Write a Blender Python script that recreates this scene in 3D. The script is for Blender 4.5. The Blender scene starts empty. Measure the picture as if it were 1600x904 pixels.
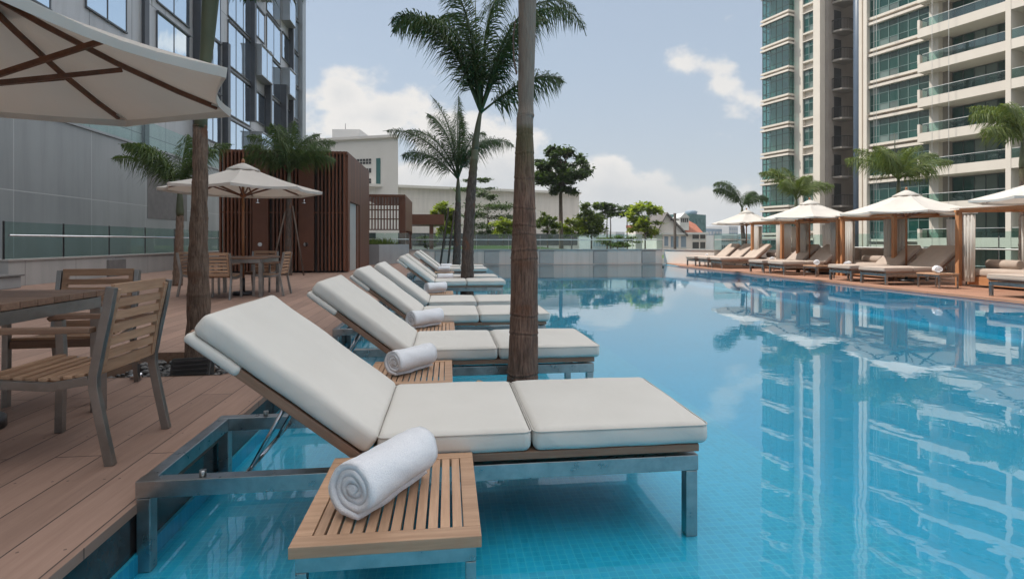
import bpy, bmesh, math, random
from mathutils import Vector, Matrix
random.seed(7)
PI = math.pi
sc = bpy.context.scene
COL = sc.collection
R = math.radians
HC = 1.11                      # eye height above the water
YAW = math.atan(100 / 850)     # camera looks a little right of the pool's long axis (+Y)

# ------------------------------------------------------------------ materials
M = {}
def nodes(name):
    m = bpy.data.materials.new(name); m.use_nodes = True
    nt = m.node_tree; b = nt.nodes['Principled BSDF']
    M[name] = m
    return m, nt, b
def N(nt, t, **kw):
    n = nt.nodes.new(t)
    for k, v in kw.items():
        if k.startswith('i_'):
            key = k[2:]
            key = int(key) if key.isdigit() else key
            n.inputs[key].default_value = v
        else: setattr(n, k, v)
    return n
def L(nt, a, b): nt.links.new(a, b)
def coord(nt, stretch=(1,1,1), jitter=True):
    tc = N(nt, 'ShaderNodeTexCoord')
    mp = N(nt, 'ShaderNodeMapping'); mp.inputs['Scale'].default_value = stretch
    L(nt, tc.outputs['Object'], mp.inputs['Vector'])
    if jitter:
        oi = N(nt, 'ShaderNodeObjectInfo')
        ml = N(nt, 'ShaderNodeMath', operation='MULTIPLY'); ml.inputs[1].default_value = 37.0
        L(nt, oi.outputs['Random'], ml.inputs[0])
        cb = N(nt, 'ShaderNodeCombineXYZ')
        for i in range(3): L(nt, ml.outputs[0], cb.inputs[i])
        L(nt, cb.outputs[0], mp.inputs['Location'])
    return mp.outputs['Vector']
def ramp(nt, fac, stops):
    r = N(nt, 'ShaderNodeValToRGB')
    e = r.color_ramp.elements
    while len(e) < len(stops): e.new(0.5)
    for i, (p, c) in enumerate(stops):
        e[i].position = p; e[i].color = (*c, 1) if len(c) == 3 else c
    L(nt, fac, r.inputs['Fac'])
    return r.outputs['Color']
def mix(nt, fac, a, b, blend='MIX'):
    m = N(nt, 'ShaderNodeMix', data_type='RGBA', blend_type=blend)
    for s, v in ((m.inputs[0], fac), (m.inputs[6], a), (m.inputs[7], b)):
        if isinstance(v, (int, float)): s.default_value = v
        elif isinstance(v, tuple): s.default_value = (*v, 1) if len(v) == 3 else v
        else: L(nt, v, s)
    return m.outputs[2]
def bump(nt, b, h, strength, dist):
    n = N(nt, 'ShaderNodeBump'); n.inputs['Strength'].default_value = strength; n.inputs['Distance'].default_value = dist
    L(nt, h, n.inputs['Height'])
    if b is not None: L(nt, n.outputs[0], b.inputs['Normal'])
    return n.outputs[0]
def plain(name, c1, c2=None, scale=8, rough=.6, metal=0., stretch=(1,1,1), bs=0., bd=.002, bscale=None, island=0., spec=.5, rv=0., sheen=0.):
    """noise between two colours, optional per-piece tint, bump and roughness variation"""
    m, nt, b = nodes(name)
    v = coord(nt, stretch)
    n = N(nt, 'ShaderNodeTexNoise', i_Scale=scale, i_Detail=6., i_Roughness=.62)
    L(nt, v, n.inputs['Vector'])
    c2 = c2 or tuple(x * .82 for x in c1)
    c = ramp(nt, n.outputs['Fac'], [(.3, c2), (.7, c1)])
    if island:
        g = N(nt, 'ShaderNodeNewGeometry')
        mr = N(nt, 'ShaderNodeMapRange'); mr.inputs[3].default_value = 1 - island; mr.inputs[4].default_value = 1 + island
        L(nt, g.outputs['Random Per Island'], mr.inputs[0])
        c = mix(nt, 1., c, mr.outputs[0], 'MULTIPLY')
    L(nt, c, b.inputs['Base Color'])
    b.inputs['Roughness'].default_value = rough
    if rv:
        mr = N(nt, 'ShaderNodeMapRange'); mr.inputs[3].default_value = rough - rv; mr.inputs[4].default_value = rough + rv
        L(nt, n.outputs['Fac'], mr.inputs[0]); L(nt, mr.outputs[0], b.inputs['Roughness'])
    b.inputs['Metallic'].default_value = metal
    b.inputs['Specular IOR Level'].default_value = spec
    if sheen: b.inputs['Sheen Weight'].default_value = sheen
    if bs:
        n2 = N(nt, 'ShaderNodeTexNoise', i_Scale=bscale or scale * 3, i_Detail=5., i_Roughness=.6)
        L(nt, v, n2.inputs['Vector'])
        bump(nt, b, n2.outputs['Fac'], bs, bd)
    return m
def wood(name, c1, c2, axis, rough=.6, island=.18):
    s = [14., 14., 14.]; s[axis] = 1.1
    return plain(name, c1, c2, scale=3.2, rough=rough, stretch=tuple(s), bs=.35, bd=.0012, bscale=6, island=island)
for ax, nm in ((0, 'x'), (1, 'y'), (2, 'z')):
    wood('teak_' + nm, (.53, .335, .215), (.35, .205, .125), ax)
    wood('grey_teak_' + nm, (.30, .185, .125), (.19, .11, .072), ax)
    wood('warm_teak_' + nm, (.56, .27, .125), (.40, .17, .07), ax)
    wood('dark_slat_' + nm, (.165, .058, .028), (.10, .034, .016), ax, rough=.5, island=.3)
plain('pole_wood', (.36, .15, .06), (.2, .075, .03), scale=4, stretch=(20, 20, 1.2), rough=.45, bs=.2, bd=.001)
plain('rib_wood', (.19, .07, .032), (.1, .036, .018), scale=4, stretch=(8, 8, 8), rough=.5, bs=.2, bd=.001)
plain('steel', (.46, .47, .47), (.30, .31, .31), scale=5, rough=.3, metal=1., stretch=(3, 3, 3), rv=.1, bs=.08, bd=.0006, bscale=60)
plain('chair_steel', (.36, .35, .34), (.24, .235, .225), scale=6, rough=.36, metal=.9, rv=.08)
plain('dark_steel', (.10, .10, .105), (.06, .06, .065), scale=5, rough=.4, metal=.8)
plain('chrome', (.75, .75, .76), (.6, .6, .62), scale=9, rough=.12, metal=1.)
plain('rubber', (.03, .03, .032), rough=.7)
plain('black_plastic', (.018, .019, .021), (.01, .01, .011), scale=12, rough=.38)
plain('black_stone', (.02, .019, .02), (.055, .05, .05), scale=5, rough=.16, rv=.06)
plain('cream_cloth', (.56, .495, .44), (.48, .42, .37), scale=4, rough=.9, bs=.2, bd=.004, bscale=9)
plain('curtain', (.72, .66, .61), (.64, .58, .53), scale=3, rough=.9)
plain('taupe_cushion', (.50, .41, .35), (.43, .35, .295), scale=5, rough=.9, bs=.3, bd=.006, bscale=7)
plain('pale_cushion', (.70, .63, .56), (.62, .55, .48), scale=5, rough=.9, bs=.3, bd=.006, bscale=7)
plain('concrete', (.43, .405, .385), (.36, .34, .325), scale=1.6, rough=.85, bs=.2, bd=.003, bscale=40)
plain('concrete_grey', (.36, .37, .375), (.30, .305, .31), scale=1.3, rough=.8, bs=.2, bd=.003, bscale=40)
plain('grille_grey', (.46, .40, .365), (.41, .36, .325), scale=4, rough=.7)
plain('hotel_frame', (.13, .14, .15), (.10, .11, .12), scale=2, rough=.4, metal=.3)
plain('vent_grey', (.20, .19, .185), (.15, .145, .14), scale=4, rough=.7)
plain('white_render', (.74, .71, .665), (.69, .66, .615), scale=.4, rough=.9)
plain('rosy_render', (.76, .715, .67), (.71, .665, .62), scale=.4, rough=.9)
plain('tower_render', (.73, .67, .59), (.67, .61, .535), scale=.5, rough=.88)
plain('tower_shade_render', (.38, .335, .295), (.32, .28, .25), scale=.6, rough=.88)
plain('blue_pipe', (.10, .14, .20), (.075, .11, .16), scale=.7, rough=.4)
plain('frame_soft', (.15, .24, .22), (.12, .20, .185), scale=2, rough=.45)
plain('frame_white', (.62, .64, .63), (.55, .57, .56), scale=2, rough=.5)
plain('frame_teal', (.05, .09, .085), (.035, .07, .065), scale=2, rough=.4)
plain('hotel_panel', (.42, .425, .43), (.37, .375, .385), scale=.3, rough=.35, metal=.3)
plain('hotel_dark', (.075, .08, .09), (.055, .06, .068), scale=2, rough=.35)
plain('hotel_fin', (.36, .38, .39), (.31, .33, .34), scale=1, rough=.35, metal=.4)
plain('roof_tile', (.36, .13, .075), (.25, .085, .05), scale=6, rough=.8, bs=.5, bd=.05, bscale=5)
plain('grey_roof', (.17, .155, .15), (.12, .11, .105), scale=3, rough=.85)
plain('teal_net', (.045, .15, .145), (.035, .115, .115), scale=1, rough=.9)
plain('city_pale', (.50, .50, .50), (.42, .43, .44), scale=.3, rough=.9)  # the paling of distant air is mixed into this colour
plain('city_blue', (.25, .33, .40), (.20, .27, .34), scale=.3, rough=.7)  # bluish cast of distance haze put into the colour
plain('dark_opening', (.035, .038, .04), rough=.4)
plain('inner_pale', (.50, .58, .56), (.44, .52, .50), scale=1, rough=.8)
plain('inner_wall', (.42, .43, .42), (.37, .38, .37), scale=2, rough=.8)
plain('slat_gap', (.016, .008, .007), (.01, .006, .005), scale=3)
plain('shower_panel', (.135, .05, .026), (.10, .036, .019), scale=3, rough=.5)
plain('pebble', (.16, .155, .15), (.05, .05, .052), scale=14, rough=.55, island=.5)
plain('soil', (.035, .026, .02), (.02, .015, .012), scale=14, rough=.95, bs=.6, bd=.02)
plain('lawn', (.10, .17, .035), (.06, .115, .022), scale=2.5, rough=.95, bs=.8, bd=.05, bscale=30)
plain('city_ground', (.13, .135, .12), (.09, .10, .085), scale=.02, rough=.95)
plain('podium', (.25, .24, .235), rough=.9, scale=1)
plain('rope', (.6, .6, .58), rough=.8)

# upholstery: fine weave plus soft pulled wrinkles
def fabric(name, c1, c2):
    m, nt, b = nodes(name)
    v = coord(nt)
    n = N(nt, 'ShaderNodeTexNoise', i_Scale=2.5, i_Detail=4., i_Roughness=.55); L(nt, v, n.inputs['Vector'])
    fine = N(nt, 'ShaderNodeTexNoise', i_Scale=420., i_Detail=2.); L(nt, v, fine.inputs['Vector'])
    c = ramp(nt, n.outputs['Fac'], [(.3, c2), (.72, c1)])
    c = mix(nt, .12, c, fine.outputs['Color'], 'OVERLAY')
    L(nt, c, b.inputs['Base Color'])
    b.inputs['Roughness'].default_value = .92; b.inputs['Sheen Weight'].default_value = .12
    b.inputs['Specular IOR Level'].default_value = .2
    b1 = bump(nt, None, fine.outputs['Fac'], .25, .0012)
    w = N(nt, 'ShaderNodeTexNoise', i_Scale=4.5, i_Detail=3., i_Distortion=1.1); L(nt, v, w.inputs['Vector'])
    b2 = N(nt, 'ShaderNodeBump', i_Strength=.5, i_Distance=.014)
    L(nt, w.outputs['Fac'], b2.inputs['Height']); L(nt, b1, b2.inputs['Normal']); L(nt, b2.outputs[0], b.inputs['Normal'])
fabric('cushion', (.69, .665, .62), (.64, .615, .57))
fabric('piping', (.60, .575, .53), (.54, .515, .475))
def terry():
    m, nt, b = nodes('terry')
    v = coord(nt)
    n = N(nt, 'ShaderNodeTexNoise', i_Scale=260., i_Detail=3., i_Roughness=.7); L(nt, v, n.inputs['Vector'])
    n2 = N(nt, 'ShaderNodeTexNoise', i_Scale=14., i_Detail=4.); L(nt, v, n2.inputs['Vector'])
    c = ramp(nt, n.outputs['Fac'], [(.25, (.74, .755, .81)), (.7, (.93, .94, .965))])
    L(nt, c, b.inputs['Base Color'])
    b.inputs['Roughness'].default_value = 1.; b.inputs['Sheen Weight'].default_value = .3; b.inputs['Specular IOR Level'].default_value = .1
    b1 = bump(nt, None, n2.outputs['Fac'], .5, .012)
    b2 = N(nt, 'ShaderNodeBump', i_Strength=.7, i_Distance=.006)
    L(nt, n.outputs['Fac'], b2.inputs['Height']); L(nt, b1, b2.inputs['Normal']); L(nt, b2.outputs[0], b.inputs['Normal'])
terry()

# timber decking: long boards down the pool's axis
def decking(name, c1, c2, gap, w=.145, ln=2.6):
    m, nt, b = nodes(name)
    tc = N(nt, 'ShaderNodeTexCoord')
    mp = N(nt, 'ShaderNodeMapping'); mp.inputs['Rotation'].default_value = (0, 0, PI / 2)
    L(nt, tc.outputs['Object'], mp.inputs['Vector'])
    br = N(nt, 'ShaderNodeTexBrick', offset=.37, i_Scale=1.)
    br.inputs['Color1'].default_value = (.2, .2, .2, 1); br.inputs['Color2'].default_value = (.8, .8, .8, 1); br.inputs['Mortar'].default_value = (0, 0, 0, 1)
    br.inputs['Mortar Size'].default_value = .003; br.inputs['Mortar Smooth'].default_value = .2
    br.inputs['Brick Width'].default_value = ln; br.inputs['Row Height'].default_value = w
    L(nt, mp.outputs[0], br.inputs['Vector'])
    mp2 = N(nt, 'ShaderNodeMapping'); mp2.inputs['Scale'].default_value = (18, 1.2, 18)
    L(nt, tc.outputs['Object'], mp2.inputs['Vector'])
    g = N(nt, 'ShaderNodeTexNoise', i_Scale=2.2, i_Detail=7., i_Roughness=.65); L(nt, mp2.outputs[0], g.inputs['Vector'])
    st = N(nt, 'ShaderNodeTexNoise', i_Scale=1.1, i_Detail=5.); L(nt, tc.outputs['Object'], st.inputs['Vector'])
    c = ramp(nt, g.outputs['Fac'], [(.3, c2), (.72, c1)])
    tint = ramp(nt, br.outputs['Color'], [(0., (.76, .75, .74)), (.5, (1., .99, .98)), (1., (1.18, 1.15, 1.12))])
    c = mix(nt, 1., c, tint, 'MULTIPLY')
    c = mix(nt, .4, c, ramp(nt, st.outputs['Fac'], [(.32, (.74, .74, .74)), (.6, (1.06, 1.06, 1.06))]), 'MULTIPLY')
    c = mix(nt, br.outputs['Fac'], c, gap)
    sx = N(nt, 'ShaderNodeSeparateXYZ'); L(nt, tc.outputs['Object'], sx.inputs[0])
    def mth(op, a, b_=None, c_=None):
        n_ = N(nt, 'ShaderNodeMath', operation=op)
        for i_, q_ in enumerate((a, b_, c_)):
            if q_ is None: continue
            if isinstance(q_, (int, float)): n_.inputs[i_].default_value = q_
            else: L(nt, q_, n_.inputs[i_])
        return n_.outputs[0]
    u_ = mth('MULTIPLY', mth('FRACT', mth('DIVIDE', sx.outputs['X'], w)), w)
    u_ = mth('MINIMUM', mth('ABSOLUTE', mth('SUBTRACT', u_, .028)), mth('ABSOLUTE', mth('SUBTRACT', u_, w-.028)))
    v_ = mth('ABSOLUTE', mth('SUBTRACT', mth('MULTIPLY', mth('FRACT', mth('DIVIDE', sx.outputs['Y'], .52)), .52), .26))
    dd = mth('SQRT', mth('ADD', mth('MULTIPLY', u_, u_), mth('MULTIPLY', v_, v_)))
    c = mix(nt, mth('MULTIPLY', mth('LESS_THAN', dd, .0048), .75), c, gap)
    L(nt, c, b.inputs['Base Color'])
    mr = N(nt, 'ShaderNodeMapRange'); mr.inputs[3].default_value = .62; mr.inputs[4].default_value = .85
    L(nt, st.outputs['Fac'], mr.inputs[0]); L(nt, mr.outputs[0], b.inputs['Roughness'])
    iv = N(nt, 'ShaderNodeMath', operation='SUBTRACT'); iv.inputs[0].default_value = 1.; L(nt, br.outputs['Fac'], iv.inputs[1])
    b1 = bump(nt, None, iv.outputs[0], .8, .004)
    b2 = N(nt, 'ShaderNodeBump', i_Strength=.3, i_Distance=.0015)
    L(nt, g.outputs['Fac'], b2.inputs['Height']); L(nt, b1, b2.inputs['Normal']); L(nt, b2.outputs[0], b.inputs['Normal'])
decking('deck', (.365, .238, .185), (.285, .18, .138), (.07, .048, .04), w=.19)
decking('sun_deck', (.42, .225, .15), (.34, .175, .115), (.08, .045, .03))

# large facade panels with thin joints (u along Y, v along Z)
def panels(name, c1, c2, joint, pw, ph, rough=.5, metal=0., axis='Y', spec=.5, tintv=.07):
    m, nt, b = nodes(name)
    tc = N(nt, 'ShaderNodeTexCoord')
    sp = N(nt, 'ShaderNodeSeparateXYZ'); L(nt, tc.outputs['Object'], sp.inputs[0])
    cb = N(nt, 'ShaderNodeCombineXYZ'); L(nt, sp.outputs[axis], cb.inputs[0]); L(nt, sp.outputs['Z'], cb.inputs[1])
    br = N(nt, 'ShaderNodeTexBrick', offset=0., i_Scale=1.)
    br.inputs['Color1'].default_value = (1 - tintv,) * 3 + (1,); br.inputs['Color2'].default_value = (1 + tintv,) * 3 + (1,)
    br.inputs['Mortar'].default_value = (1, 1, 1, 1)
    br.inputs['Mortar Size'].default_value = .012; br.inputs['Brick Width'].default_value = pw; br.inputs['Row Height'].default_value = ph
    L(nt, cb.outputs[0], br.inputs['Vector'])
    n = N(nt, 'ShaderNodeTexNoise', i_Scale=.5, i_Detail=6.); L(nt, tc.outputs['Object'], n.inputs['Vector'])
    c = ramp(nt, n.outputs['Fac'], [(.3, c2), (.7, c1)])
    c = mix(nt, 1., c, br.outputs['Color'], 'MULTIPLY')
    ms_ = N(nt, 'ShaderNodeMapping'); ms_.inputs['Scale'].default_value = (2.2, 2.2, .16); L(nt, tc.outputs['Object'], ms_.inputs['Vector'])
    sk = N(nt, 'ShaderNodeTexNoise', i_Scale=1.6, i_Detail=6., i_Roughness=.65); L(nt, ms_.outputs[0], sk.inputs['Vector'])
    c = mix(nt, .55, c, ramp(nt, sk.outputs['Fac'], [(.35, (.80, .81, .80)), (.55, (1., 1., 1.)), (.75, (1.06, 1.06, 1.06))]), 'MULTIPLY')
    c = mix(nt, br.outputs['Fac'], c, joint)
    L(nt, c, b.inputs['Base Color'])
    b.inputs['Roughness'].default_value = rough; b.inputs['Metallic'].default_value = metal; b.inputs['Specular IOR Level'].default_value = spec
    iv = N(nt, 'ShaderNodeMath', operation='SUBTRACT'); iv.inputs[0].default_value = 1.; L(nt, br.outputs['Fac'], iv.inputs[1])
    bump(nt, b, iv.outputs[0], .6, .01)
panels('podium_panel', (.34, .36, .365), (.28, .30, .305), (.46, .48, .485), 2.9, 2.35, rough=.3, spec=.6)
panels('facade_panel', (.52, .525, .535), (.46, .465, .475), (.10, .10, .11), 2.4, 2.6, rough=.35, metal=.2)
panels('coping_panel', (.74, .59, .51), (.68, .535, .46), (.55, .44, .38), 1.35, 3., rough=.8, axis='X', tintv=.025)
panels('coping_panel_y', (.44, .425, .41), (.37, .36, .35), (.28, .27, .26), 1.6, 3., rough=.8, axis='Y')

panels('long_panel', (.76, .715, .67), (.71, .665, .62), (.58, .545, .51), 5.5, 1.55, rough=.9, axis='X', tintv=.02)
# glass that shows what is behind it, and coated glass that mirrors the sky
def clear_glass(name, tint, f0=.045):
    m, nt, b = nodes(name)
    out = nt.nodes['Material Output']
    tr = N(nt, 'ShaderNodeBsdfTransparent'); tr.inputs[0].default_value = (*tint, 1)
    gl = N(nt, 'ShaderNodeBsdfGlossy'); gl.inputs['Roughness'].default_value = .015
    # thin pane: Schlick reflectance from the angle to the face, the same from both sides
    g = N(nt, 'ShaderNodeNewGeometry'); dt = N(nt, 'ShaderNodeVectorMath', operation='DOT_PRODUCT')
    L(nt, g.outputs['Normal'], dt.inputs[0]); L(nt, g.outputs['Incoming'], dt.inputs[1])
    ab = N(nt, 'ShaderNodeMath', operation='ABSOLUTE'); L(nt, dt.outputs['Value'], ab.inputs[0])
    om = N(nt, 'ShaderNodeMath', operation='SUBTRACT'); om.inputs[0].default_value = 1.; L(nt, ab.outputs[0], om.inputs[1])
    pw = N(nt, 'ShaderNodeMath', operation='POWER'); L(nt, om.outputs[0], pw.inputs[0]); pw.inputs[1].default_value = 5.
    ma = N(nt, 'ShaderNodeMath', operation='MULTIPLY_ADD'); L(nt, pw.outputs[0], ma.inputs[0]); ma.inputs[1].default_value = .62; ma.inputs[2].default_value = f0
    ms = N(nt, 'ShaderNodeMixShader')
    L(nt, ma.outputs[0], ms.inputs[0]); L(nt, tr.outputs[0], ms.inputs[1]); L(nt, gl.outputs[0], ms.inputs[2]); L(nt, ms.outputs[0], out.inputs[0])
    nt.nodes.remove(b)
clear_glass('rail_glass', (.80, .90, .88))
clear_glass('bay_glass', (.62, .80, .77), .10)
def mirror_glass(name, c, wob=.02, wscale=.7, rough=.03, metal=1.):
    m, nt, b = nodes(name)
    v = coord(nt)
    b.inputs['Base Color'].default_value = (*c, 1); b.inputs['Metallic'].default_value = metal; b.inputs['Roughness'].default_value = rough
    n = N(nt, 'ShaderNodeTexNoise', i_Scale=wscale, i_Detail=2.); L(nt, v, n.inputs['Vector'])
    bump(nt, b, n.outputs['Fac'], .6, wob)
mirror_glass('hotel_glass', (.78, .90, 1.))
def parasol():
    m, nt, b = nodes('parasol_cloth')
    out = nt.nodes['Material Output']; v = coord(nt)
    n = N(nt, 'ShaderNodeTexNoise', i_Scale=2.2, i_Detail=6.); L(nt, v, n.inputs['Vector'])
    c = ramp(nt, n.outputs['Fac'], [(.3, (.71, .685, .65)), (.7, (.78, .757, .72))])
    L(nt, c, b.inputs['Base Color']); b.inputs['Roughness'].default_value = .9; b.inputs['Specular IOR Level'].default_value = .2
    n2 = N(nt, 'ShaderNodeTexNoise', i_Scale=5., i_Detail=4.); L(nt, v, n2.inputs['Vector'])
    bump(nt, b, n2.outputs['Fac'], .3, .005)
    t = N(nt, 'ShaderNodeBsdfTranslucent'); t.inputs[0].default_value = (.86, .80, .735, 1)
    ms = N(nt, 'ShaderNodeMixShader'); ms.inputs[0].default_value = .42
    L(nt, b.outputs[0], ms.inputs[1]); L(nt, t.outputs[0], ms.inputs[2]); L(nt, ms.outputs[0], out.inputs[0])
parasol()
M['curtain_cloth'] = M['parasol_cloth']
m, nt, b = nodes('green_glass')
v = coord(nt); n = N(nt, 'ShaderNodeTexNoise', i_Scale=.9, i_Detail=3.); L(nt, v, n.inputs['Vector'])
g = N(nt, 'ShaderNodeNewGeometry')
c = ramp(nt, g.outputs['Random Per Island'], [(0., (.004, .036, .030)), (.45, (.007, .064, .054)), (.7, (.012, .085, .072)), (.88, (.04, .11, .10)), (.94, (.20, .25, .235)), (1., (.012, .03, .028))])
L(nt, c, b.inputs['Base Color']); b.inputs['Roughness'].default_value = .05; b.inputs['Specular IOR Level'].default_value = .55
bump(nt, b, n.outputs['Fac'], .4, .01)

# foliage
def leaf(name, c1, c2, c3, trans=.35):
    m, nt, b = nodes(name)
    out = nt.nodes['Material Output']
    g = N(nt, 'ShaderNodeNewGeometry')
    c = ramp(nt, g.outputs['Random Per Island'], [(0., c1), (.5, c2), (1., c3)])
    L(nt, c, b.inputs['Base Color']); b.inputs['Roughness'].default_value = .5; b.inputs['Specular IOR Level'].default_value = .35
    t = N(nt, 'ShaderNodeBsdfTranslucent'); L(nt, mix(nt, 1., c, (1.5, 1.5, .8), 'MULTIPLY'), t.inputs[0])
    ms = N(nt, 'ShaderNodeMixShader'); ms.inputs[0].default_value = trans
    L(nt, b.outputs[0], ms.inputs[1]); L(nt, t.outputs[0], ms.inputs[2]); L(nt, ms.outputs[0], out.inputs[0])
leaf('palm_leaf', (.026, .055, .024), (.048, .09, .033), (.085, .125, .043), .28)
leaf('palm_leaf_shade', (.045, .085, .03), (.08, .13, .045), (.12, .17, .06), .35)
leaf('palm_leaf_light', (.06, .10, .022), (.10, .145, .032), (.16, .19, .05), .3)
leaf('leaf_dark', (.03, .06, .02), (.055, .10, .03), (.09, .135, .04), .3)
leaf('leaf_mid', (.06, .10, .02), (.10, .155, .03), (.16, .21, .04), .38)
leaf('leaf_bright', (.13, .19, .022), (.22, .29, .036), (.32, .36, .06), .45)
plain('bark', (.17, .125, .10), (.085, .062, .05), scale=5, stretch=(3, 3, 1), rough=.95, bs=.8, bd=.01, bscale=16)
plain('palm_stem', (.10, .11, .06), (.06, .07, .038), scale=3, rough=.5)
plain('stake', (.06, .045, .035), (.035, .028, .022), scale=6, rough=.8)
# palm trunks: ring scars, streaks, moss low down, smooth sheath above
def palm_bark(name, z_sheath, c_lo, c_hi, k=1.):
    m, nt, b = nodes(name)
    tc = N(nt, 'ShaderNodeTexCoord'); sp = N(nt, 'ShaderNodeSeparateXYZ'); L(nt, tc.outputs['Object'], sp.inputs[0])
    mp = N(nt, 'ShaderNodeMapping'); mp.inputs['Scale'].default_value = (9, 9, 2.2); L(nt, tc.outputs['Object'], mp.inputs['Vector'])
    n = N(nt, 'ShaderNodeTexNoise', i_Scale=3., i_Detail=8., i_Roughness=.7); L(nt, mp.outputs[0], n.inputs['Vector'])
    mp3 = N(nt, 'ShaderNodeMapping'); mp3.inputs['Scale'].default_value = (70, 70, 5); L(nt, tc.outputs['Object'], mp3.inputs['Vector'])
    st = N(nt, 'ShaderNodeTexNoise', i_Scale=1.6, i_Detail=6., i_Roughness=.7); L(nt, mp3.outputs[0], st.inputs['Vector'])
    big = N(nt, 'ShaderNodeTexNoise', i_Scale=4.5, i_Detail=5.); L(nt, tc.outputs['Object'], big.inputs['Vector'])
    lo = ramp(nt, n.outputs['Fac'], [(.28, tuple(x * (1-.68*k) for x in c_lo)), (.5, c_lo), (.72, tuple(x * (1+.7*k) for x in c_lo))])
    lo = mix(nt, 1., lo, ramp(nt, st.outputs['Fac'], [(.36, (.42, .38, .36)), (.6, (1.2, 1.2, 1.2))]), 'MULTIPLY')
    # reddish knots and greenish growth in patches
    lo = mix(nt, ramp(nt, big.outputs['Fac'], [(.57, (0, 0, 0)), (.66, (1, 1, 1))]), lo, mix(nt, .65, lo, (.16, .06, .025)))
    hi = ramp(nt, st.outputs['Fac'], [(.3, tuple(x * .75 for x in c_hi)), (.7, tuple(x * 1.1 for x in c_hi))])
    mr = N(nt, 'ShaderNodeMapRange'); mr.inputs[1].default_value = z_sheath - .02; mr.inputs[2].default_value = z_sheath + .02
    L(nt, sp.outputs['Z'], mr.inputs[0])
    mg = N(nt, 'ShaderNodeMapRange'); mg.inputs[1].default_value = z_sheath - .42; mg.inputs[2].default_value = z_sheath - .1
    ad = N(nt, 'ShaderNodeMath', operation='MULTIPLY_ADD'); ad.inputs[1].default_value = .5; L(nt, n.outputs['Fac'], ad.inputs[0]); 
    sb = N(nt, 'ShaderNodeMath', operation='SUBTRACT'); sb.inputs[1].default_value = .25; L(nt, sp.outputs['Z'], sb.inputs[0]); L(nt, sb.outputs[0], ad.inputs[2])
    L(nt, ad.outputs[0], mg.inputs[0])
    lo = mix(nt, mg.outputs[0], lo, mix(nt, .6, lo, (.10, .105, .045)))
    c = mix(nt, mr.outputs[0], lo, hi)
    L(nt, c, b.inputs['Base Color']); b.inputs['Roughness'].default_value = .85
    b1 = bump(nt, None, n.outputs['Fac'], 1., .016)
    b2 = N(nt, 'ShaderNodeBump', i_Strength=.9, i_Distance=.006)
    L(nt, st.outputs['Fac'], b2.inputs['Height']); L(nt, b1, b2.inputs['Normal']); L(nt, b2.outputs[0], b.inputs['Normal'])
palm_bark('palm_bark_big', 1.93, (.18, .105, .075), (.27, .225, .185), .75)
palm_bark('palm_bark_left', 2.4, (.19, .13, .095), (.24, .205, .15), .35)
palm_bark('palm_bark_mid', 2.9, (.095, .072, .06), (.16, .16, .10))

# water: mirror by angle over what lies beneath; pool lining of small tiles
def water():
    m, nt, b = nodes('pool_water')
    out = nt.nodes['Material Output']
    tc = N(nt, 'ShaderNodeTexCoord')
    a = N(nt, 'ShaderNodeTexNoise', i_Scale=4.2, i_Detail=2., i_Roughness=.45); L(nt, tc.outputs['Object'], a.inputs['Vector'])
    c = N(nt, 'ShaderNodeTexNoise', i_Scale=.5, i_Detail=1.5); L(nt, tc.outputs['Object'], c.inputs['Vector'])
    pw = ramp(nt, c.outputs['Fac'], [(.35, (.25, .25, .25)), (.65, (1, 1, 1))])
    hm = mix(nt, 1., a.outputs['Fac'], pw, 'MULTIPLY')
    fi = N(nt, 'ShaderNodeTexNoise', i_Scale=19., i_Detail=1.); L(nt, tc.outputs['Object'], fi.inputs['Vector'])
    hm = mix(nt, .10, hm, mix(nt, 1., fi.outputs['Fac'], pw, 'MULTIPLY'))
    nrm = bump(nt, None, hm, 1., .0015)
    tr = N(nt, 'ShaderNodeBsdfTransparent'); tr.inputs[0].default_value = (.95, .99, 1., 1)
    gl = N(nt, 'ShaderNodeBsdfGlossy'); gl.inputs['Roughness'].default_value = .0; L(nt, nrm, gl.inputs['Normal'])
    g = N(nt, 'ShaderNodeNewGeometry'); dt = N(nt, 'ShaderNodeVectorMath', operation='DOT_PRODUCT')
    L(nt, nrm, dt.inputs[0]); L(nt, g.outputs['Incoming'], dt.inputs[1])
    ab = N(nt, 'ShaderNodeMath', operation='ABSOLUTE'); L(nt, dt.outputs['Value'], ab.inputs[0])
    om = N(nt, 'ShaderNodeMath', operation='SUBTRACT', use_clamp=True); om.inputs[0].default_value = 1.; L(nt, ab.outputs[0], om.inputs[1])
    pw_ = N(nt, 'ShaderNodeMath', operation='POWER'); L(nt, om.outputs[0], pw_.inputs[0]); pw_.inputs[1].default_value = 3.7
    fr = N(nt, 'ShaderNodeMath', operation='MULTIPLY_ADD', use_clamp=True); L(nt, pw_.outputs[0], fr.inputs[0]); fr.inputs[1].default_value = .96; fr.inputs[2].default_value = .025
    ms = N(nt, 'ShaderNodeMixShader')
    L(nt, fr.outputs[0], ms.inputs[0]); L(nt, tr.outputs[0], ms.inputs[1]); L(nt, gl.outputs[0], ms.inputs[2]); L(nt, ms.outputs[0], out.inputs[0])
    nt.nodes.remove(b)
water()
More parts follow.
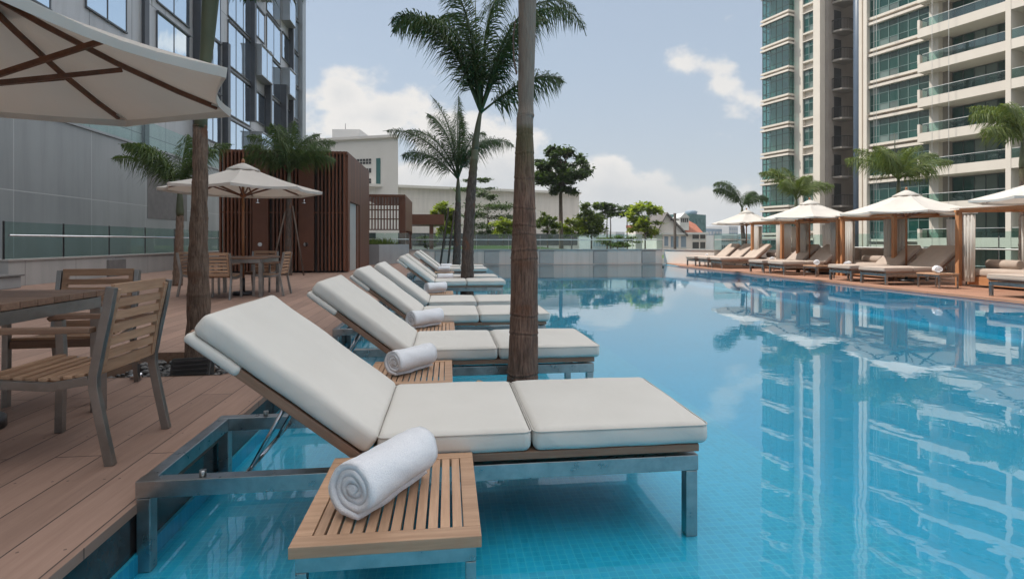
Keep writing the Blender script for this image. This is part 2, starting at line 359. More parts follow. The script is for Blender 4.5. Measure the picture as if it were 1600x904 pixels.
def lining(name, c1, c2, grout, gf):
    m, nt, b = nodes(name)
    tc = N(nt, 'ShaderNodeTexCoord')
    br = N(nt, 'ShaderNodeTexBrick', offset=0., i_Scale=1.)
    br.inputs['Color1'].default_value = (.92, .92, .92, 1); br.inputs['Color2'].default_value = (1.06, 1.06, 1.06, 1); br.inputs['Mortar'].default_value = (1, 1, 1, 1)
    br.inputs['Mortar Size'].default_value = .0018; br.inputs['Brick Width'].default_value = .032; br.inputs['Row Height'].default_value = .032
    L(nt, tc.outputs['Object'], br.inputs['Vector'])
    n = N(nt, 'ShaderNodeTexNoise', i_Scale=.8, i_Detail=4.); L(nt, tc.outputs['Object'], n.inputs['Vector'])
    c = ramp(nt, n.outputs['Fac'], [(.3, c2), (.7, c1)])
    c = mix(nt, 1., c, br.outputs['Color'], 'MULTIPLY')
    f = N(nt, 'ShaderNodeMath', operation='MULTIPLY'); f.inputs[1].default_value = gf; L(nt, br.outputs['Fac'], f.inputs[0])
    c = mix(nt, f.outputs[0], c, grout)
    L(nt, c, b.inputs['Base Color']); b.inputs['Roughness'].default_value = .4
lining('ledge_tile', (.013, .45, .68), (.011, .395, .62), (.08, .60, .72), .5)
lining('pool_tile', (.005, .415, .66), (.004, .37, .60), (.04, .53, .74), .22)

# ------------------------------------------------------------------ mesh builder
class MB:
    def __init__(s): s.v = []; s.f = []; s.sm = []
    def add(s, vs, fs, smooth=False):
        o = len(s.v); s.v += [tuple(p) for p in vs]
        for f in fs: s.f.append(tuple(i + o for i in f)); s.sm.append(smooth)
        return s
    def box(s, x0, x1, y0, y1, z0, z1):
        return s.add([(x0,y0,z0),(x1,y0,z0),(x1,y1,z0),(x0,y1,z0),(x0,y0,z1),(x1,y0,z1),(x1,y1,z1),(x0,y1,z1)],
                     [(0,3,2,1),(4,5,6,7),(0,1,5,4),(1,2,6,5),(2,3,7,6),(3,0,4,7)])
    def bar(s, p, q, w, h, up=(0, 0, 1)):
        p, q = Vector(p), Vector(q); d = (q - p).normalized(); u = Vector(up)
        if abs(d.dot(u)) > .98: u = Vector((1, 0, 0))
        x = d.cross(u).normalized() * (w / 2); z = x.cross(d).normalized() * (h / 2)
        vs = [p-x-z, p+x-z, p+x+z, p-x+z, q-x-z, q+x-z, q+x+z, q-x+z]
        return s.add(vs, [(0,1,2,3),(7,6,5,4),(0,4,5,1),(1,5,6,2),(2,6,7,3),(3,7,4,0)])
    def sweep(s, pts, w, h, side=(0, 1, 0), smooth=False):
        """rectangular section w (along side) x h swept along a planar polyline"""
        pts = [Vector(p) for p in pts]; sd = Vector(side).normalized(); vs = []; n = len(pts)
        for i, p in enumerate(pts):
            t = (pts[min(i+1, n-1)] - pts[max(i-1, 0)]).normalized(); nn = sd.cross(t).normalized() * (h / 2)
            a = sd * (w / 2); vs += [p-a-nn, p+a-nn, p+a+nn, p-a+nn]
        fs = [(0,1,2,3), tuple(4*(n-1)+k for k in (3,2,1,0))]
        for i in range(n-1):
            for k in range(4):
                a, b2 = 4*i+k, 4*i+(k+1) % 4; fs.append((a, a+4, b2+4, b2))
        return s.add(vs, fs, smooth)
    def tube(s, pts, rad, seg=10, caps=True):
        pts = [Vector(p) for p in pts]; n = len(pts)
        if isinstance(rad, (int, float)): rad = [rad] * n
        vs = []; prev = None
        for i, p in enumerate(pts):
            t = (pts[min(i+1, n-1)] - pts[max(i-1, 0)]).normalized()
            if prev is None:
                u = t.cross(Vector((0, 0, 1))) if abs(t.z) < .9 else t.cross(Vector((0, 1, 0)))
            else: u = prev - t * prev.dot(t)
            u.normalize(); prev = u; w = t.cross(u)
            for k in range(seg):
                a = 2*PI*k/seg; vs.append(p + (u*math.cos(a) + w*math.sin(a)) * rad[i])
        fs = []
        for i in range(n-1):
            for k in range(seg):
                a, b2 = i*seg+k, i*seg+(k+1) % seg; fs.append((a, b2, b2+seg, a+seg))
        s.add(vs, fs, True)
        if caps:
            o = len(s.v) - len(vs)
            s.f.append(tuple(o+k for k in reversed(range(seg)))); s.sm.append(False)
            s.f.append(tuple(o+(n-1)*seg+k for k in range(seg))); s.sm.append(False)
        return s
    def prism(s, poly, z0, z1):
        n = len(poly)
        vs = [(x, y, z0) for x, y in poly] + [(x, y, z1) for x, y in poly]
        fs = [tuple(reversed(range(n))), tuple(range(n, 2*n))] + [(i, (i+1) % n, n+(i+1) % n, n+i) for i in range(n)]
        return s.add(vs, fs)
    def roundbox(s, c, size, r, n=(10, 8, 4), puff=0., noise=0.):
        """soft rounded block: grid box pulled to a rounded shape, optional crown on top"""
        h = [k / 2 for k in size]; cx, cy, cz = c
        r = min(r, min(h) * .999)
        def lines(hh, k):
            inn = [-hh + r + (2*hh - 2*r) * i / k for i in range(k + 1)]
            return [-hh, -hh + .59*r] + inn + [hh - .59*r, hh]
        g = [lines(h[i], n[i]) for i in range(3)]
        n = [len(q) - 1 for q in g]
        hx, hy, hz = h
        vs = {}; vl = []; fs = []
        def vert(i, j, k):
            key = (i, j, k)
            if key not in vs:
                p = (g[0][i], g[1][j], g[2][k])
                q = Vector([max(-h[t]+r, min(h[t]-r, p[t])) for t in range(3)])
                d = Vector(p) - q
                if d.length > 1e-7: q = q + d.normalized() * r
                x, y, z = q
                if puff:
                    w = (1 - (x/hx)**4) * (1 - (y/hy)**4); q.z += puff * w * (1 if z > 0 else -.3)
                if noise:
                    q.z += noise * math.sin(x*17+cx*31) * math.cos(y*13+cx*5) * (1 if z > 0 else .2)
                    q.y += noise * .6 * math.sin(x*23+z*40+cx*9)
                vs[key] = len(vl); vl.append((q.x+cx, q.y+cy, q.z+cz))
            return vs[key]
        for a in range(n[0]):
            for b2 in range(n[1]):
                fs.append((vert(a,b2,0), vert(a,b2+1,0), vert(a+1,b2+1,0), vert(a+1,b2,0)))
                fs.append((vert(a,b2,n[2]), vert(a+1,b2,n[2]), vert(a+1,b2+1,n[2]), vert(a,b2+1,n[2])))
            for k in range(n[2]):
                fs.append((vert(a,0,k), vert(a+1,0,k), vert(a+1,0,k+1), vert(a,0,k+1)))
                fs.append((vert(a,n[1],k), vert(a,n[1],k+1), vert(a+1,n[1],k+1), vert(a+1,n[1],k)))
        for b2 in range(n[1]):
            for k in range(n[2]):
                fs.append((vert(0,b2,k), vert(0,b2,k+1), vert(0,b2+1,k+1), vert(0,b2+1,k)))
                fs.append((vert(n[0],b2,k), vert(n[0],b2+1,k), vert(n[0],b2+1,k+1), vert(n[0],b2,k+1)))
        return s.add(vl, fs, True)
    def build(s, name, mat, parent=None, bevel=0., loc=None, rot=None, subsurf=0):
        me = bpy.data.meshes.new(name); me.from_pydata(s.v, [], s.f)
        for p, k in zip(me.polygons, s.sm): p.use_smooth = k
        me.materials.append(M[mat])
        if bevel:
            bm = bmesh.new(); bm.from_mesh(me)
            bmesh.ops.recalc_face_normals(bm, faces=bm.faces)
            ed = [e for e in bm.edges if len(e.link_faces) == 2 and e.calc_face_angle(0) > .6]
            bmesh.ops.bevel(bm, geom=ed, offset=bevel, segments=2, affect='EDGES', profile=.6, clamp_overlap=True)
            bm.to_mesh(me); bm.free()
        o = bpy.data.objects.new(name, me); COL.objects.link(o)
        if parent is not None: o.parent = parent
        if loc: o.location = loc
        if rot: o.rotation_euler = rot
        if subsurf:
            md = o.modifiers.new('soft', 'SUBSURF'); md.levels = subsurf; md.render_levels = subsurf
        return o

def tag(o, label, cat, group=None, kind=None):
    if label: o['label'] = label
    if cat: o['category'] = cat
    if group: o['group'] = group
    if kind: o['kind'] = kind
    return o
def thing(name, label, cat, loc=(0, 0, 0), rz=0., group=None):
    o = bpy.data.objects.new(name, None); COL.objects.link(o)
    o.location = loc; o.rotation_euler = (0, 0, rz); o.empty_display_size = .1
    return tag(o, label, cat, group)
def copy_tree(o, parent=None):
    c = o.copy(); COL.objects.link(c)
    if parent is not None: c.parent = parent
    for ch in list(o.children): copy_tree(ch, c)
    return c
def again(proto, label, loc, rz=0., first=False):
    o = proto if first else copy_tree(proto)
    o.location = loc; o.rotation_euler = (0, 0, rz); o['label'] = label
    return o
def structure(name, mb, mat, **kw):
    o = mb.build(name, mat, **kw); o['kind'] = 'structure'; return o
# ------------------------------------------------------------------ furniture prototypes
def teak(ax): return 'grey_teak_' + 'xyz'[ax]
BACK_ANG = R(37.5)
def make_lounger(name='sun_lounger', legs_to=-.085, cush='cushion', pipe='piping', L_=2.13, W=.755):
    """local: x from the head end (0) to the foot end, y from near (0) to far side (W), z 0 = water level / deck level"""
    t = thing(name, 'sun lounger', 'sun lounger')
    zb, hb, wb = .245, .062, .052
    fr = MB()
    for y in (wb/2, W-wb/2): fr.bar((0, y, zb-hb/2), (L_, y, zb-hb/2), wb, hb)
    for x in (wb/2, L_-wb/2): fr.bar((x, wb+.0015, zb-hb/2), (x, W-wb-.0015, zb-hb/2), wb, hb-.004)
    fr.bar((.83, wb+.002, zb-.035), (.83, W-wb-.002, zb-.035), .04, .03)
    fr.build('frame', 'steel', t, bevel=.003)
    for x in (wb/2+.001, L_-wb/2-.001):
        for y in (wb/2, W-wb/2):
            MB().bar((x, y, legs_to), (x, y, zb-hb-.002), wb-.004, wb-.004).build('leg', 'steel', t, bevel=.003)
    for y in (wb/2, W-wb/2):
        b = MB().tube([(.22, y, zb), (.22, y, zb+.022)], .012, 10)
        b.build('bolt', 'steel', t)
    pins = MB()
    for x in (.98, 1.42, 1.98):
        for y in (.05, W-.05): pins.tube([(x, y, zb-.002), (x, y, zb+.016)], .008, 8)
    pins.build('spacer_pin', 'steel', t)
    hx = .81                                   # hinge line
    d = MB()
    for y in (.03, W-.03): d.bar((hx+.01, y, .272), (L_+.005, y, .272), .05, .03)
    n = 11
    for i in range(n):
        x = hx+.05 + (L_-hx-.1)*i/(n-1); d.bar((x, .057, .272), (x, W-.057, .272), .085, .016)
    d.build('seat_deck', teak(0), t, bevel=.003)
    # backrest: built flat from the hinge and tilted
    bl = .80
    bk = MB()
    for y in (.03, W-.03): bk.bar((0, y, 0), (-bl, y, 0), .05, .034)
    for i in range(8): bk.bar((-.05-i*.105, .057, .001), (-.05-i*.105, W-.057, .001), .07, .016)
    bo = bk.build('backrest', teak(0), t, bevel=.003, loc=(hx, 0, .272), rot=(0, BACK_ANG, 0))
    # cushions
    th = .092
    MB().roundbox((-.412, W/2, .022+th/2), (.79, W+.012, th), .030, (14, 9, 2), .008, .0025).build('back_cushion', cush, bo)
    MB().roundbox((-.693, W/2, .001), (.235, W+.013, .040), .017, (5, 9, 2), .002, .002).build('cushion_sleeve', cush, bo)
    for nm, a, b in (('seat_cushion', .852, 1.445), ('leg_cushion', 1.452, L_+.045)):
        c = MB().roundbox(((a+b)/2, W/2, .286+th/2), (b-a, W+.012, th), .030, (12, 9, 2), .009, .0025).build(nm, cush, t)
        # piping round the upper edge
        q = []; r0 = .03; za = .286+th-.012
        for cx, cy, a0 in ((b-r0, W+.006-r0, 0), (a+r0, W+.006-r0, 90), (a+r0, -.006+r0, 180), (b-r0, -.006+r0, 270)):
            for k in range(4): q.append((cx+r0*math.cos(R(a0+30*k)), cy+r0*math.sin(R(a0+30*k)), za))
        q.append(q[0])
        MB().tube(q, .0028, 6).build('piping', pipe, c)
    st = MB()
    for y in (.20, W-.20):
        st.tube([(.33, y, .195), (hx-.40*math.cos(BACK_ANG), y, .272+.40*math.sin(BACK_ANG)-.02)], .0085, 8)
    st.tube([(.33, .052, .195), (.33, W-.052, .195)], .009, 8)
    st.build('back_strut', 'chrome', t)
    return t

def make_side_table(h=.302, legs_to=-.085, sx=.512, sy=.60):
    t = thing('side_table', 'side table', 'side table')
    z1 = h; z0 = h-.032
    top = MB()
    top.box(0, sx, 0, .056, z0, z1); top.box(0, sx, sy-.05, sy, z0, z1)
    top.box(0, .048, .0575, sy-.0515, z0, z1-.0005); top.box(sx-.048, sx, .0575, sy-.0515, z0, z1-.0005)
    top.build('top_frame', teak(0).replace('grey_', ''), t, bevel=.0022)
    sl = MB(); n = 12; w = (sx-.096)/n
    for i in range(n):
        x = .048+w*i; sl.box(x+.0038, x+w-.0038, .0585, sy-.0525, z0+.008, z1-.0015)
    sl.build('slats', 'teak_y', t, bevel=.0015)
    ap = MB(); za = z0-.045; g = .014
    for y in (g+.014, sy-g-.014): ap.bar((g, y, (za+z0)/2-.001), (sx-g, y, (za+z0)/2-.001), .028, z0-za-.002)
    for x in (g+.014, sx-g-.014): ap.bar((x, g+.030, (za+z0)/2-.002), (x, sy-g-.030, (za+z0)/2-.002), .028, z0-za-.004)
    ap.build('apron', 'steel', t, bevel=.002)
    for x in (g+.015, sx-g-.015):
        for y in (g+.015, sy-g-.015):
            MB().bar((x, y, legs_to), (x, y, za-.001), .029, .029).build('leg', 'steel', t, bevel=.002)
    return t

def make_towel(rad=.088, ln=.335):
    """rolled towel: a spiral sheet seen at both ends; axis along local Y, resting on z = 0"""
    t = MB(); turns = 3.8; n = 92; th = (rad-.012)/turns
    prof = []
    for i in range(n+1):
        a = 2*PI*turns*i/n; r = .012+(rad-.012)*i/n
        prof.append((a, r))
    m = 16
    def P(a, r, j, side):
        yy = -ln/2+ln*j/m
        e = abs(2*j/m-1)
        dome = .012*(1-r/rad)*math.copysign(1, 2*j/m-1) * (1 if e > .99 else 0)
        rr = r*(1-.05*max(0, e-.8)/.2)
        rr += (r/rad)*(.0030*math.sin(3*a+yy*21)+.0016*math.sin(7*a+yy*50)+.003*math.sin(2*a-yy*9+1))
        yy += .004*math.sin(a*1.3)
        return (rr*math.cos(a)*1.03, yy-dome, rad+rr*math.sin(a)*(.96))
    vs = []; fs = []
    for i, (a, r) in enumerate(prof):
        for j in range(m+1): vs.append(P(a, r, j, 0))
        for j in range(m+1): vs.append(P(a, max(.003, r-th*.97), j, 1))
    w = 2*(m+1)
    for i in range(n):
        o, q = i*w, (i+1)*w
        for j in range(m):
            fs.append((o+j, o+j+1, q+j+1, q+j)); fs.append((o+m+1+j, q+m+1+j, q+m+2+j, o+m+2+j))
        fs.append((o, q, q+m+1, o+m+1)); fs.append((o+m, o+m+m+1, q+m+m+1, q+m))
    q = n*w
    for j in range(m): fs.append((q+j, q+j+1, q+m+2+j, q+m+1+j))
    # core so that no light shows through the middle
    t.add(vs, fs, True)
    t.tube([(0, -ln/2+.004, rad), (0, ln/2-.004, rad)], .012, 12)
    o = t.build('rolled_towel', 'terry')
    return o

def make_chair():
    """local: sitter faces -Y, x across; seat .37, back .75"""
    t = thing('dining_chair', 'armchair', 'chair')
    W = .49; yb, yf = 0., -.46
    for s in (-1, 1):
        x = s*(W/2-.016)
        pts = [(x, yb+.035, .752), (x, yb+.02, .66), (x, yb-.012, .5), (x, yb-.034, .38), (x, yb-.034, .33), (x, yb-.01, .2), (x, yb+.03, 0)]
        MB().sweep(pts, .028, .036, (1, 0, 0)).build('back_post', 'chair_steel', t, bevel=.002)
        MB().sweep([(x, yf-.004, .555), (x, yf+.004, .40), (x, yf-.004, 0)], .03, .036, (1, 0, 0)).build('leg', 'chair_steel', t, bevel=.002)
        MB().sweep([(x, yf-.045, .558), (x, yf-.03, .571), (x, yf+.1, .573), (x, yb-.04, .573)], .05, .024, (1, 0, 0)).build('armrest', 'grey_teak_y', t, bevel=.005)
        MB().sweep([(x, yb-.052, .362), (x, yb-.2, .338), (x, yf+.03, .357)], .026, .036, (1, 0, 0)).build('side_rail', 'chair_steel', t, bevel=.002)
    sl = MB(); n = 9
    for i in range(n):
        f = i/(n-1); y = yb-.055+(yf+.02-(yb-.055))*f
        z = .384-.02*math.sin(PI*f)
        sl.bar((-W/2+.036, y, z), (W/2-.036, y, z), .036, .014)
    for x in (-.15, .15): sl.sweep([(x, yb-.06, .366), (x, yb-.22, .346), (x, yf+.03, .364)], .03, .012, (1, 0, 0))
    sl.build('seat', 'teak_x', t, bevel=.002)
    fr = MB().bar((-W/2+.034, yf+.006, .352), (W/2-.034, yf+.006, .352), .026, .045)
    fr.build('front_rail', 'grey_teak_x', t, bevel=.002)
    bk = MB(); n = 7
    for i in range(n):
        z = .405+i*.0545; y = yb-.036+.062*(z-.38)/.37+.004
        h = .036 if i else .05
        if i == n-1: h = .046; z += .008
        bk.bar((-W/2+.037, y, z), (W/2-.037, y, z), .018, h, (0, 0, 1))
    for s in (-1, 1):
        x = s*(W/2-.05); bk.sweep([(x, yb+.036, .742), (x, yb-.004, .55), (x, yb-.028, .39)], .028, .026, (1, 0, 0))
    bk.build('backrest', 'teak_x', t, bevel=.002)
    return t

def make_dining_table(sx, sy, h=.675):
    t = thing('dining_table', 'table', 'table')
    top = MB()
    n = max(4, round(sy/.105)); w = sy/n
    for i in range(n): top.box(-sx/2, sx/2, -sy/2+w*i+.002, -sy/2+w*(i+1)-.002, h-.03, h)
    top.build('tabletop', 'grey_teak_x', t, bevel=.002)
    ap = MB(); i_ = .03
    for s in (-1, 1):
        ap.bar((-sx/2+i_, s*(sy/2-i_), h-.065), (sx/2-i_, s*(sy/2-i_), h-.065), .03, .06)
        ap.bar((s*(sx/2-i_), -sy/2+i_+.017, h-.066), (s*(sx/2-i_), sy/2-i_-.017, h-.066), .03, .058)
    ap.build('apron', 'chair_steel', t, bevel=.002)
    for a in (-1, 1):
        for b in (-1, 1):
            MB().bar((a*(sx/2-i_-.003), b*(sy/2-i_-.003), 0), (a*(sx/2-i_-.003), b*(sy/2-i_-.003), h-.097), .056, .056).build('leg', 'chair_steel', t, bevel=.003)
    return t

def make_parasol(Rr, zrim, zapex, cloth='parasol_cloth', pole_r=.024, base=True, valance=.05, rot=0., ribs=True, label='', zfoot=0., wood_='pole_wood', name='parasol'):
    t = thing(name, label, 'parasol')
    n = 8; sub = 6; ring = 7
    def edge(a0, f):
        """point on the rim between corner a0 and the next, pulled in a little as taut cloth is"""
        a, b = R(rot+45*a0), R(rot+45*(a0+1))
        p = Vector((math.cos(a), math.sin(a))); q = Vector((math.cos(b), math.sin(b)))
        s = p.lerp(q, f); return s*(1-.055*math.sin(PI*f))
    vs = [(0, 0, zapex)]; per = n*sub
    for k in range(1, ring+1):
        u = k/ring
        for i in range(n):
            for j in range(sub):
                e = edge(i, j/sub)*Rr*u
                sag = -.03*math.sin(PI*u) - .028*math.sin(PI*j/sub)*u*(1-.3*u)
                vs.append((e.x, e.y, zapex+(zrim-zapex)*u+sag*Rr))
    vo = len(vs)
    for i in range(n):
        for j in range(sub):
            e = edge(i, j/sub)*Rr*.995
            vs.append((e.x, e.y, zrim-valance-.028*math.sin(PI*j/sub)*.7*Rr+.012*math.sin(PI*j/sub)))
    fs = [(0, 1+j, 1+(j+1) % per) for j in range(per)]
    for k in range(ring-1):
        for j in range(per):
            a, b = 1+k*per+j, 1+k*per+(j+1) % per; fs.append((a, a+per, b+per, b))
    a0 = 1+(ring-1)*per
    for j in range(per): fs.append((a0+j, vo+j, vo+(j+1) % per, a0+(j+1) % per))
    c = MB().add(vs, fs, False)
    co = c.build('canopy', cloth, t)
    md = co.modifiers.new('cloth', 'SOLIDIFY'); md.thickness = .004; md.offset = 0
    # vent cap on top
    cap = [(0, 0, zapex+.04)]; k2 = 24
    for rr, zz in ((.10, .008), (.20, -.004), (.201, -.02)):
        for j in range(k2):
            a = 2*PI*j/k2; w = 1+.03*math.cos(8*(a-R(rot)))
            cap.append((rr*Rr*w*math.cos(a), rr*Rr*w*math.sin(a), zapex+(zrim-zapex)*rr+.028+zz-.03*math.sin(PI*rr)*Rr+.006*math.cos(8*a)))
    f2 = [(0, 1+j, 1+(j+1) % k2) for j in range(k2)]
    for q in range(2):
        for j in range(k2): a, b = 1+q*k2+j, 1+q*k2+(j+1) % k2; f2.append((a, a+k2, b+k2, b))
    ca = MB().add(cap, f2, True).build('vent_cap', cloth, co)
    md = ca.modifiers.new('cloth', 'SOLIDIFY'); md.thickness = .004; md.offset = 0
    MB().tube([(0, 0, zfoot), (0, 0, zapex+.02)], pole_r, 16).build('pole', wood_, t)
    MB().tube([(0, 0, zapex+.028), (0, 0, zapex+.05), (0, 0, zapex+.075), (0, 0, zapex+.1), (0, 0, zapex+.112)], [.022, .03, .03, .02, .004], 12).build('finial', wood_, t)
    zr = zrim-.10
    MB().tube([(0, 0, zr-.035), (0, 0, zr-.02), (0, 0, zr+.03), (0, 0, zr+.04)], [.038, .055, .055, .038], 14).build('hub', wood_, t)
    MB().tube([(0, 0, zapex-.11), (0, 0, zapex-.03)], .05, 14).build('top_hub', wood_, t)
    for i in range(n):
        a = R(rot+45*i); ca_, sa = math.cos(a), math.sin(a)
        def pt(u, dz): return (ca_*Rr*u, sa*Rr*u, zapex+(zrim-zapex)*u-.03*math.sin(PI*u)*Rr+dz)
        rb = MB().sweep([pt(.03, -.03), pt(.25, -.032), pt(.5, -.032), pt(.75, -.03), pt(.93, -.026)], .02, .028, (-sa, ca_, 0)).build('rib', 'rib_wood', t)
        mid = pt(.52, -.055)
        MB().bar((ca_*.05, sa*.05, zr), mid, .018, .026).build('strut', 'rib_wood', rb)
        MB().sweep([pt(.90, -.022), pt(.97, -.016)], .05, .008, (-sa, ca_, 0)).build('tip_pocket', cloth, rb)
    if base:
        MB().tube([(0, 0, zfoot), (0, 0, zfoot+.05), (0, 0, zfoot+.06)], [.17, .17, .155], 24).build('base', 'dark_steel', t)
        MB().tube([(0, 0, zfoot+.061), (0, 0, zfoot+.3)], .034, 14).build('base_sleeve', 'dark_steel', t)
    MB().tube([(pole_r, 0, 1.02), (pole_r+.02, 0, 1.02)], .012, 8).build('crank', 'dark_steel', t)
    return t

# ------------------------------------------------------------------ plants
def frond(ln, az, el, droop, rng, leaf_len=.34, n=46, ring=3, width=.017, mat='palm_leaf', twist=0., start=.16, hang=1., bend=1):
    """one plumose palm frond from the origin: curved midrib with leaflets all round it"""
    mb = MB(); pts = []; p = Vector((0, 0, 0)); seg = 14; e = el
    ca, sa = math.cos(az), math.sin(az)
    for i in range(seg+1):
        pts.append(p.copy())
        st = ln/seg; a2 = az+twist*(i/seg)
        p = p+Vector((math.cos(a2)*math.cos(e), math.sin(a2)*math.cos(e), math.sin(e)))*st
        e -= droop/seg*(.35+1.3*i/seg if bend == 1 else (bend+1)*((i+.5)/seg)**bend)
    mb.tube(pts, [.018*(1-.85*i/seg)*ln/1.6+.002 for i in range(seg+1)], 5)
    def at_(u):
        x = u*seg; i = min(seg-1, int(x)); return pts[i].lerp(pts[i+1], x-i), (pts[i+1]-pts[i]).normalized()
    for k in range(n):
        u = start+(1-start)*(k+.5)/n
        o, t = at_(min(.999, u))
        s = t.cross(Vector((0, 0, 1))); s = s.normalized() if s.length > .01 else Vector((1, 0, 0))
        up = s.cross(t).normalized()
        env = math.sin(PI*min(1, .12+.80*(u-start)/(1-start)+.12))**.6
        for j in range(ring*2):
            sd = 1 if j % 2 else -1
            ph = R(-42+84*(j//2)/max(1, ring-1)) + rng.uniform(-.3, .3)
            d = (s*sd*math.cos(ph)+up*math.sin(ph))
            fwd = rng.uniform(.45, .85)
            d = (d+t*fwd).normalized()
            l = leaf_len*env*rng.uniform(.75, 1.12)
            w = t.cross(d).cross(d).normalized() if False else (up*.6+t*.8*sd).normalized()
            w = (w-d*w.dot(d)).normalized()*width*rng.uniform(.8, 1.2)
            g = Vector((0, 0, -1))*l*hang
            a = o; m_ = o+d*l*.5+g*.1; q = o+d*l*.9+g*rng.uniform(.3, .6)
            mb.add([a-w*.5, a+w*.5, m_+w, m_-w, q], [(0, 1, 2, 3), (3, 2, 4)])
    return mb, mat

def palm(name, label, loc, trunk_pts, trunk_r, bark, crown_z, fronds, group=None, mat='palm_leaf', shaft=None, seed=1, leaf_len=.34, n=46, seg=16, spear=None, ring=3, width=.017, tilt=(0, 0), hang=1., bend=1):
    """trunk_pts/trunk_r in local coordinates; fronds: list of (length, azimuth deg, elevation deg, droop deg)"""
    rng = random.Random(seed)
    t = thing(name, label, 'palm tree', loc, 0, group)
    # resample with ring scars
    pts = [Vector(p) for p in trunk_pts]; P, Q = [], []
    for i in range(len(pts)-1):
        l = (pts[i+1]-pts[i]).length; m = max(2, int(l/.03))
        for k in range(m):
            f = k/m; P.append(pts[i].lerp(pts[i+1], f)); Q.append(trunk_r[i]+(trunk_r[i+1]-trunk_r[i])*f)
    P.append(pts[-1]); Q.append(trunk_r[-1])
    ring_at = 0.; nxt = .22
    for i, p in enumerate(P):
        if p.z-ring_at > nxt: ring_at = p.z; nxt = rng.uniform(.2, .42); Q[i] *= 1.045
        else: Q[i] *= 1+.012*math.sin(p.z*29)+rng.uniform(-.006, .006)
    mb = MB().tube(P, Q, seg)
    mb.v = [(x+.004*math.sin(z*40+7*math.atan2(y, x)), y+.004*math.cos(z*33+5*math.atan2(y, x)), z) for x, y, z in mb.v]
    mb.build('trunk', bark, t)
    top = pts[-1]
    if shaft:
        sl, sr = shaft
        MB().tube([top+Vector((0, 0, -.02)), top+Vector((0, 0, sl*.12)), top+Vector((tilt[0]*.5, tilt[1]*.5, sl*.6)), top+Vector((tilt[0], tilt[1], sl))], [sr*.98, sr*1.15, sr*.85, sr*.45], 14).build('crownshaft', 'palm_stem', t)
        top = top+Vector((tilt[0], tilt[1], sl))
    for i, (ln, az, el, dr) in enumerate(fronds):
        mb, mt = frond(ln, R(az), R(el), R(dr), rng, leaf_len, n, ring, width, mat, twist=rng.uniform(-.25, .25), hang=hang, bend=bend)
        mb.build('frond', mt, t, loc=top-Vector((0, 0, .04+.02*(i % 4))))
    if spear:
        MB().tube([top-Vector((0, 0, .1)), top+Vector((spear[1], spear[2], spear[0]*.6)), top+Vector((spear[1]*1.3, spear[2], spear[0]))], [.022, .016, .004], 6).build('spear_leaf', 'palm_stem', t)
    return t

def tree(name, label, loc, h, crown, mat, group=None, seed=1, nclump=16, nleaf=1800, lsize=.22, trunk_r=.09, tiers=None, spread=.5, bark='bark', stems=1):
    """crown = (cx, cy, cz, rx, ry, rz); tapered trunk, limbs to every clump, leaf-sized faces around clumps"""
    rng = random.Random(seed)
    t = thing(name, label, 'tree', loc, 0, group)
    cx, cy, cz, rx, ry, rz = crown
    cl = []
    if tiers:
        for (z, rr, m) in tiers:
            for i in range(m):
                a = rng.uniform(0, 2*PI); q = rr*math.sqrt(rng.uniform(.05, 1))
                cl.append((cx+q*math.cos(a), cy+q*math.sin(a)*ry/rx, z+rng.uniform(-.16, .16)-.12*q, rr*.40, .13*rz))
    else:
        for i in range(nclump):
            while True:
                x, y, z = (rng.uniform(-1, 1) for _ in range(3))
                if .12 < x*x+y*y+z*z < 1: break
            s = rng.uniform(.7, 1.25)
            cl.append((cx+x*rx*.88, cy+y*ry*.88, cz+z*rz*.88, spread*rx*.6*s, spread*rz*.36*s))
    tr = MB()
    for k in range(stems):
        ox, oy = (0, 0) if stems == 1 else (rng.uniform(-.2, .2), rng.uniform(-.2, .2))
        mid = (cx*.4+ox+rng.uniform(-.1, .1), cy*.4+oy, h*.5)
        topz = cz+rz*.35
        tr.tube([(ox, oy, -.3), (ox*1.1, oy, 0), mid, (cx*.8+ox, cy*.8+oy, cz-rz*.6), (cx, cy, topz)], [trunk_r*1.4, trunk_r*1.1, trunk_r*.8, trunk_r*.6, trunk_r*.18], 8)
    for (x, y, z, a, b) in cl:
        f = rng.uniform(.1, .5); z0 = cz-rz*.7+(z-(cz-rz*.7))*f
        if tiers: z0 = z-.12
        p0 = Vector((cx*.85, cy*.85, min(z0, z))); p1 = Vector((x, y, z)); m_ = p0.lerp(p1, .5)+Vector((0, 0, .06*rz))
        tr.tube([p0, m_, p1], [trunk_r*.34, trunk_r*.22, trunk_r*.07], 5)
    tr.build('trunk', bark, t)
    lf = MB(); per = max(6, nleaf//len(cl))
    for (x, y, z, a, b) in cl:
        for k in range(per):
            u = Vector((rng.gauss(0, .52), rng.gauss(0, .52), rng.gauss(0, .52)))
            c = Vector((x+u.x*a, y+u.y*a, z+u.z*b))
            d = Vector((rng.uniform(-1, 1), rng.uniform(-1, 1), rng.uniform(-.7, .25))).normalized()
            w = d.cross(Vector((rng.uniform(-.5, .5), rng.uniform(-.5, .5), 1))).normalized()
            s = lsize*rng.uniform(.55, 1.25)
            lf.add([c-d*s*.5, c+w*s*.22-d*s*.05, c+d*s*.55, c-w*s*.22-d*s*.05], [(0, 1, 2, 3)])
    lf.build('crown', mat, t)
    return t
# ------------------------------------------------------------------ survey helper: bearing + distance -> ground plan
FX, FY = math.sin(YAW), math.cos(YAW)
def survey(px, py, d):
    """point seen at a bearing (px), height (py) and forward distance d in metres"""
    r = (px-800)/850*d
    return Vector((d*FX+r*FY, d*FY-r*FX, HC-(py-377)/850*d))
DZ = .165                       # left deck above the water
RZ = .06                        # sun deck on the far side
EDGE = -1.115

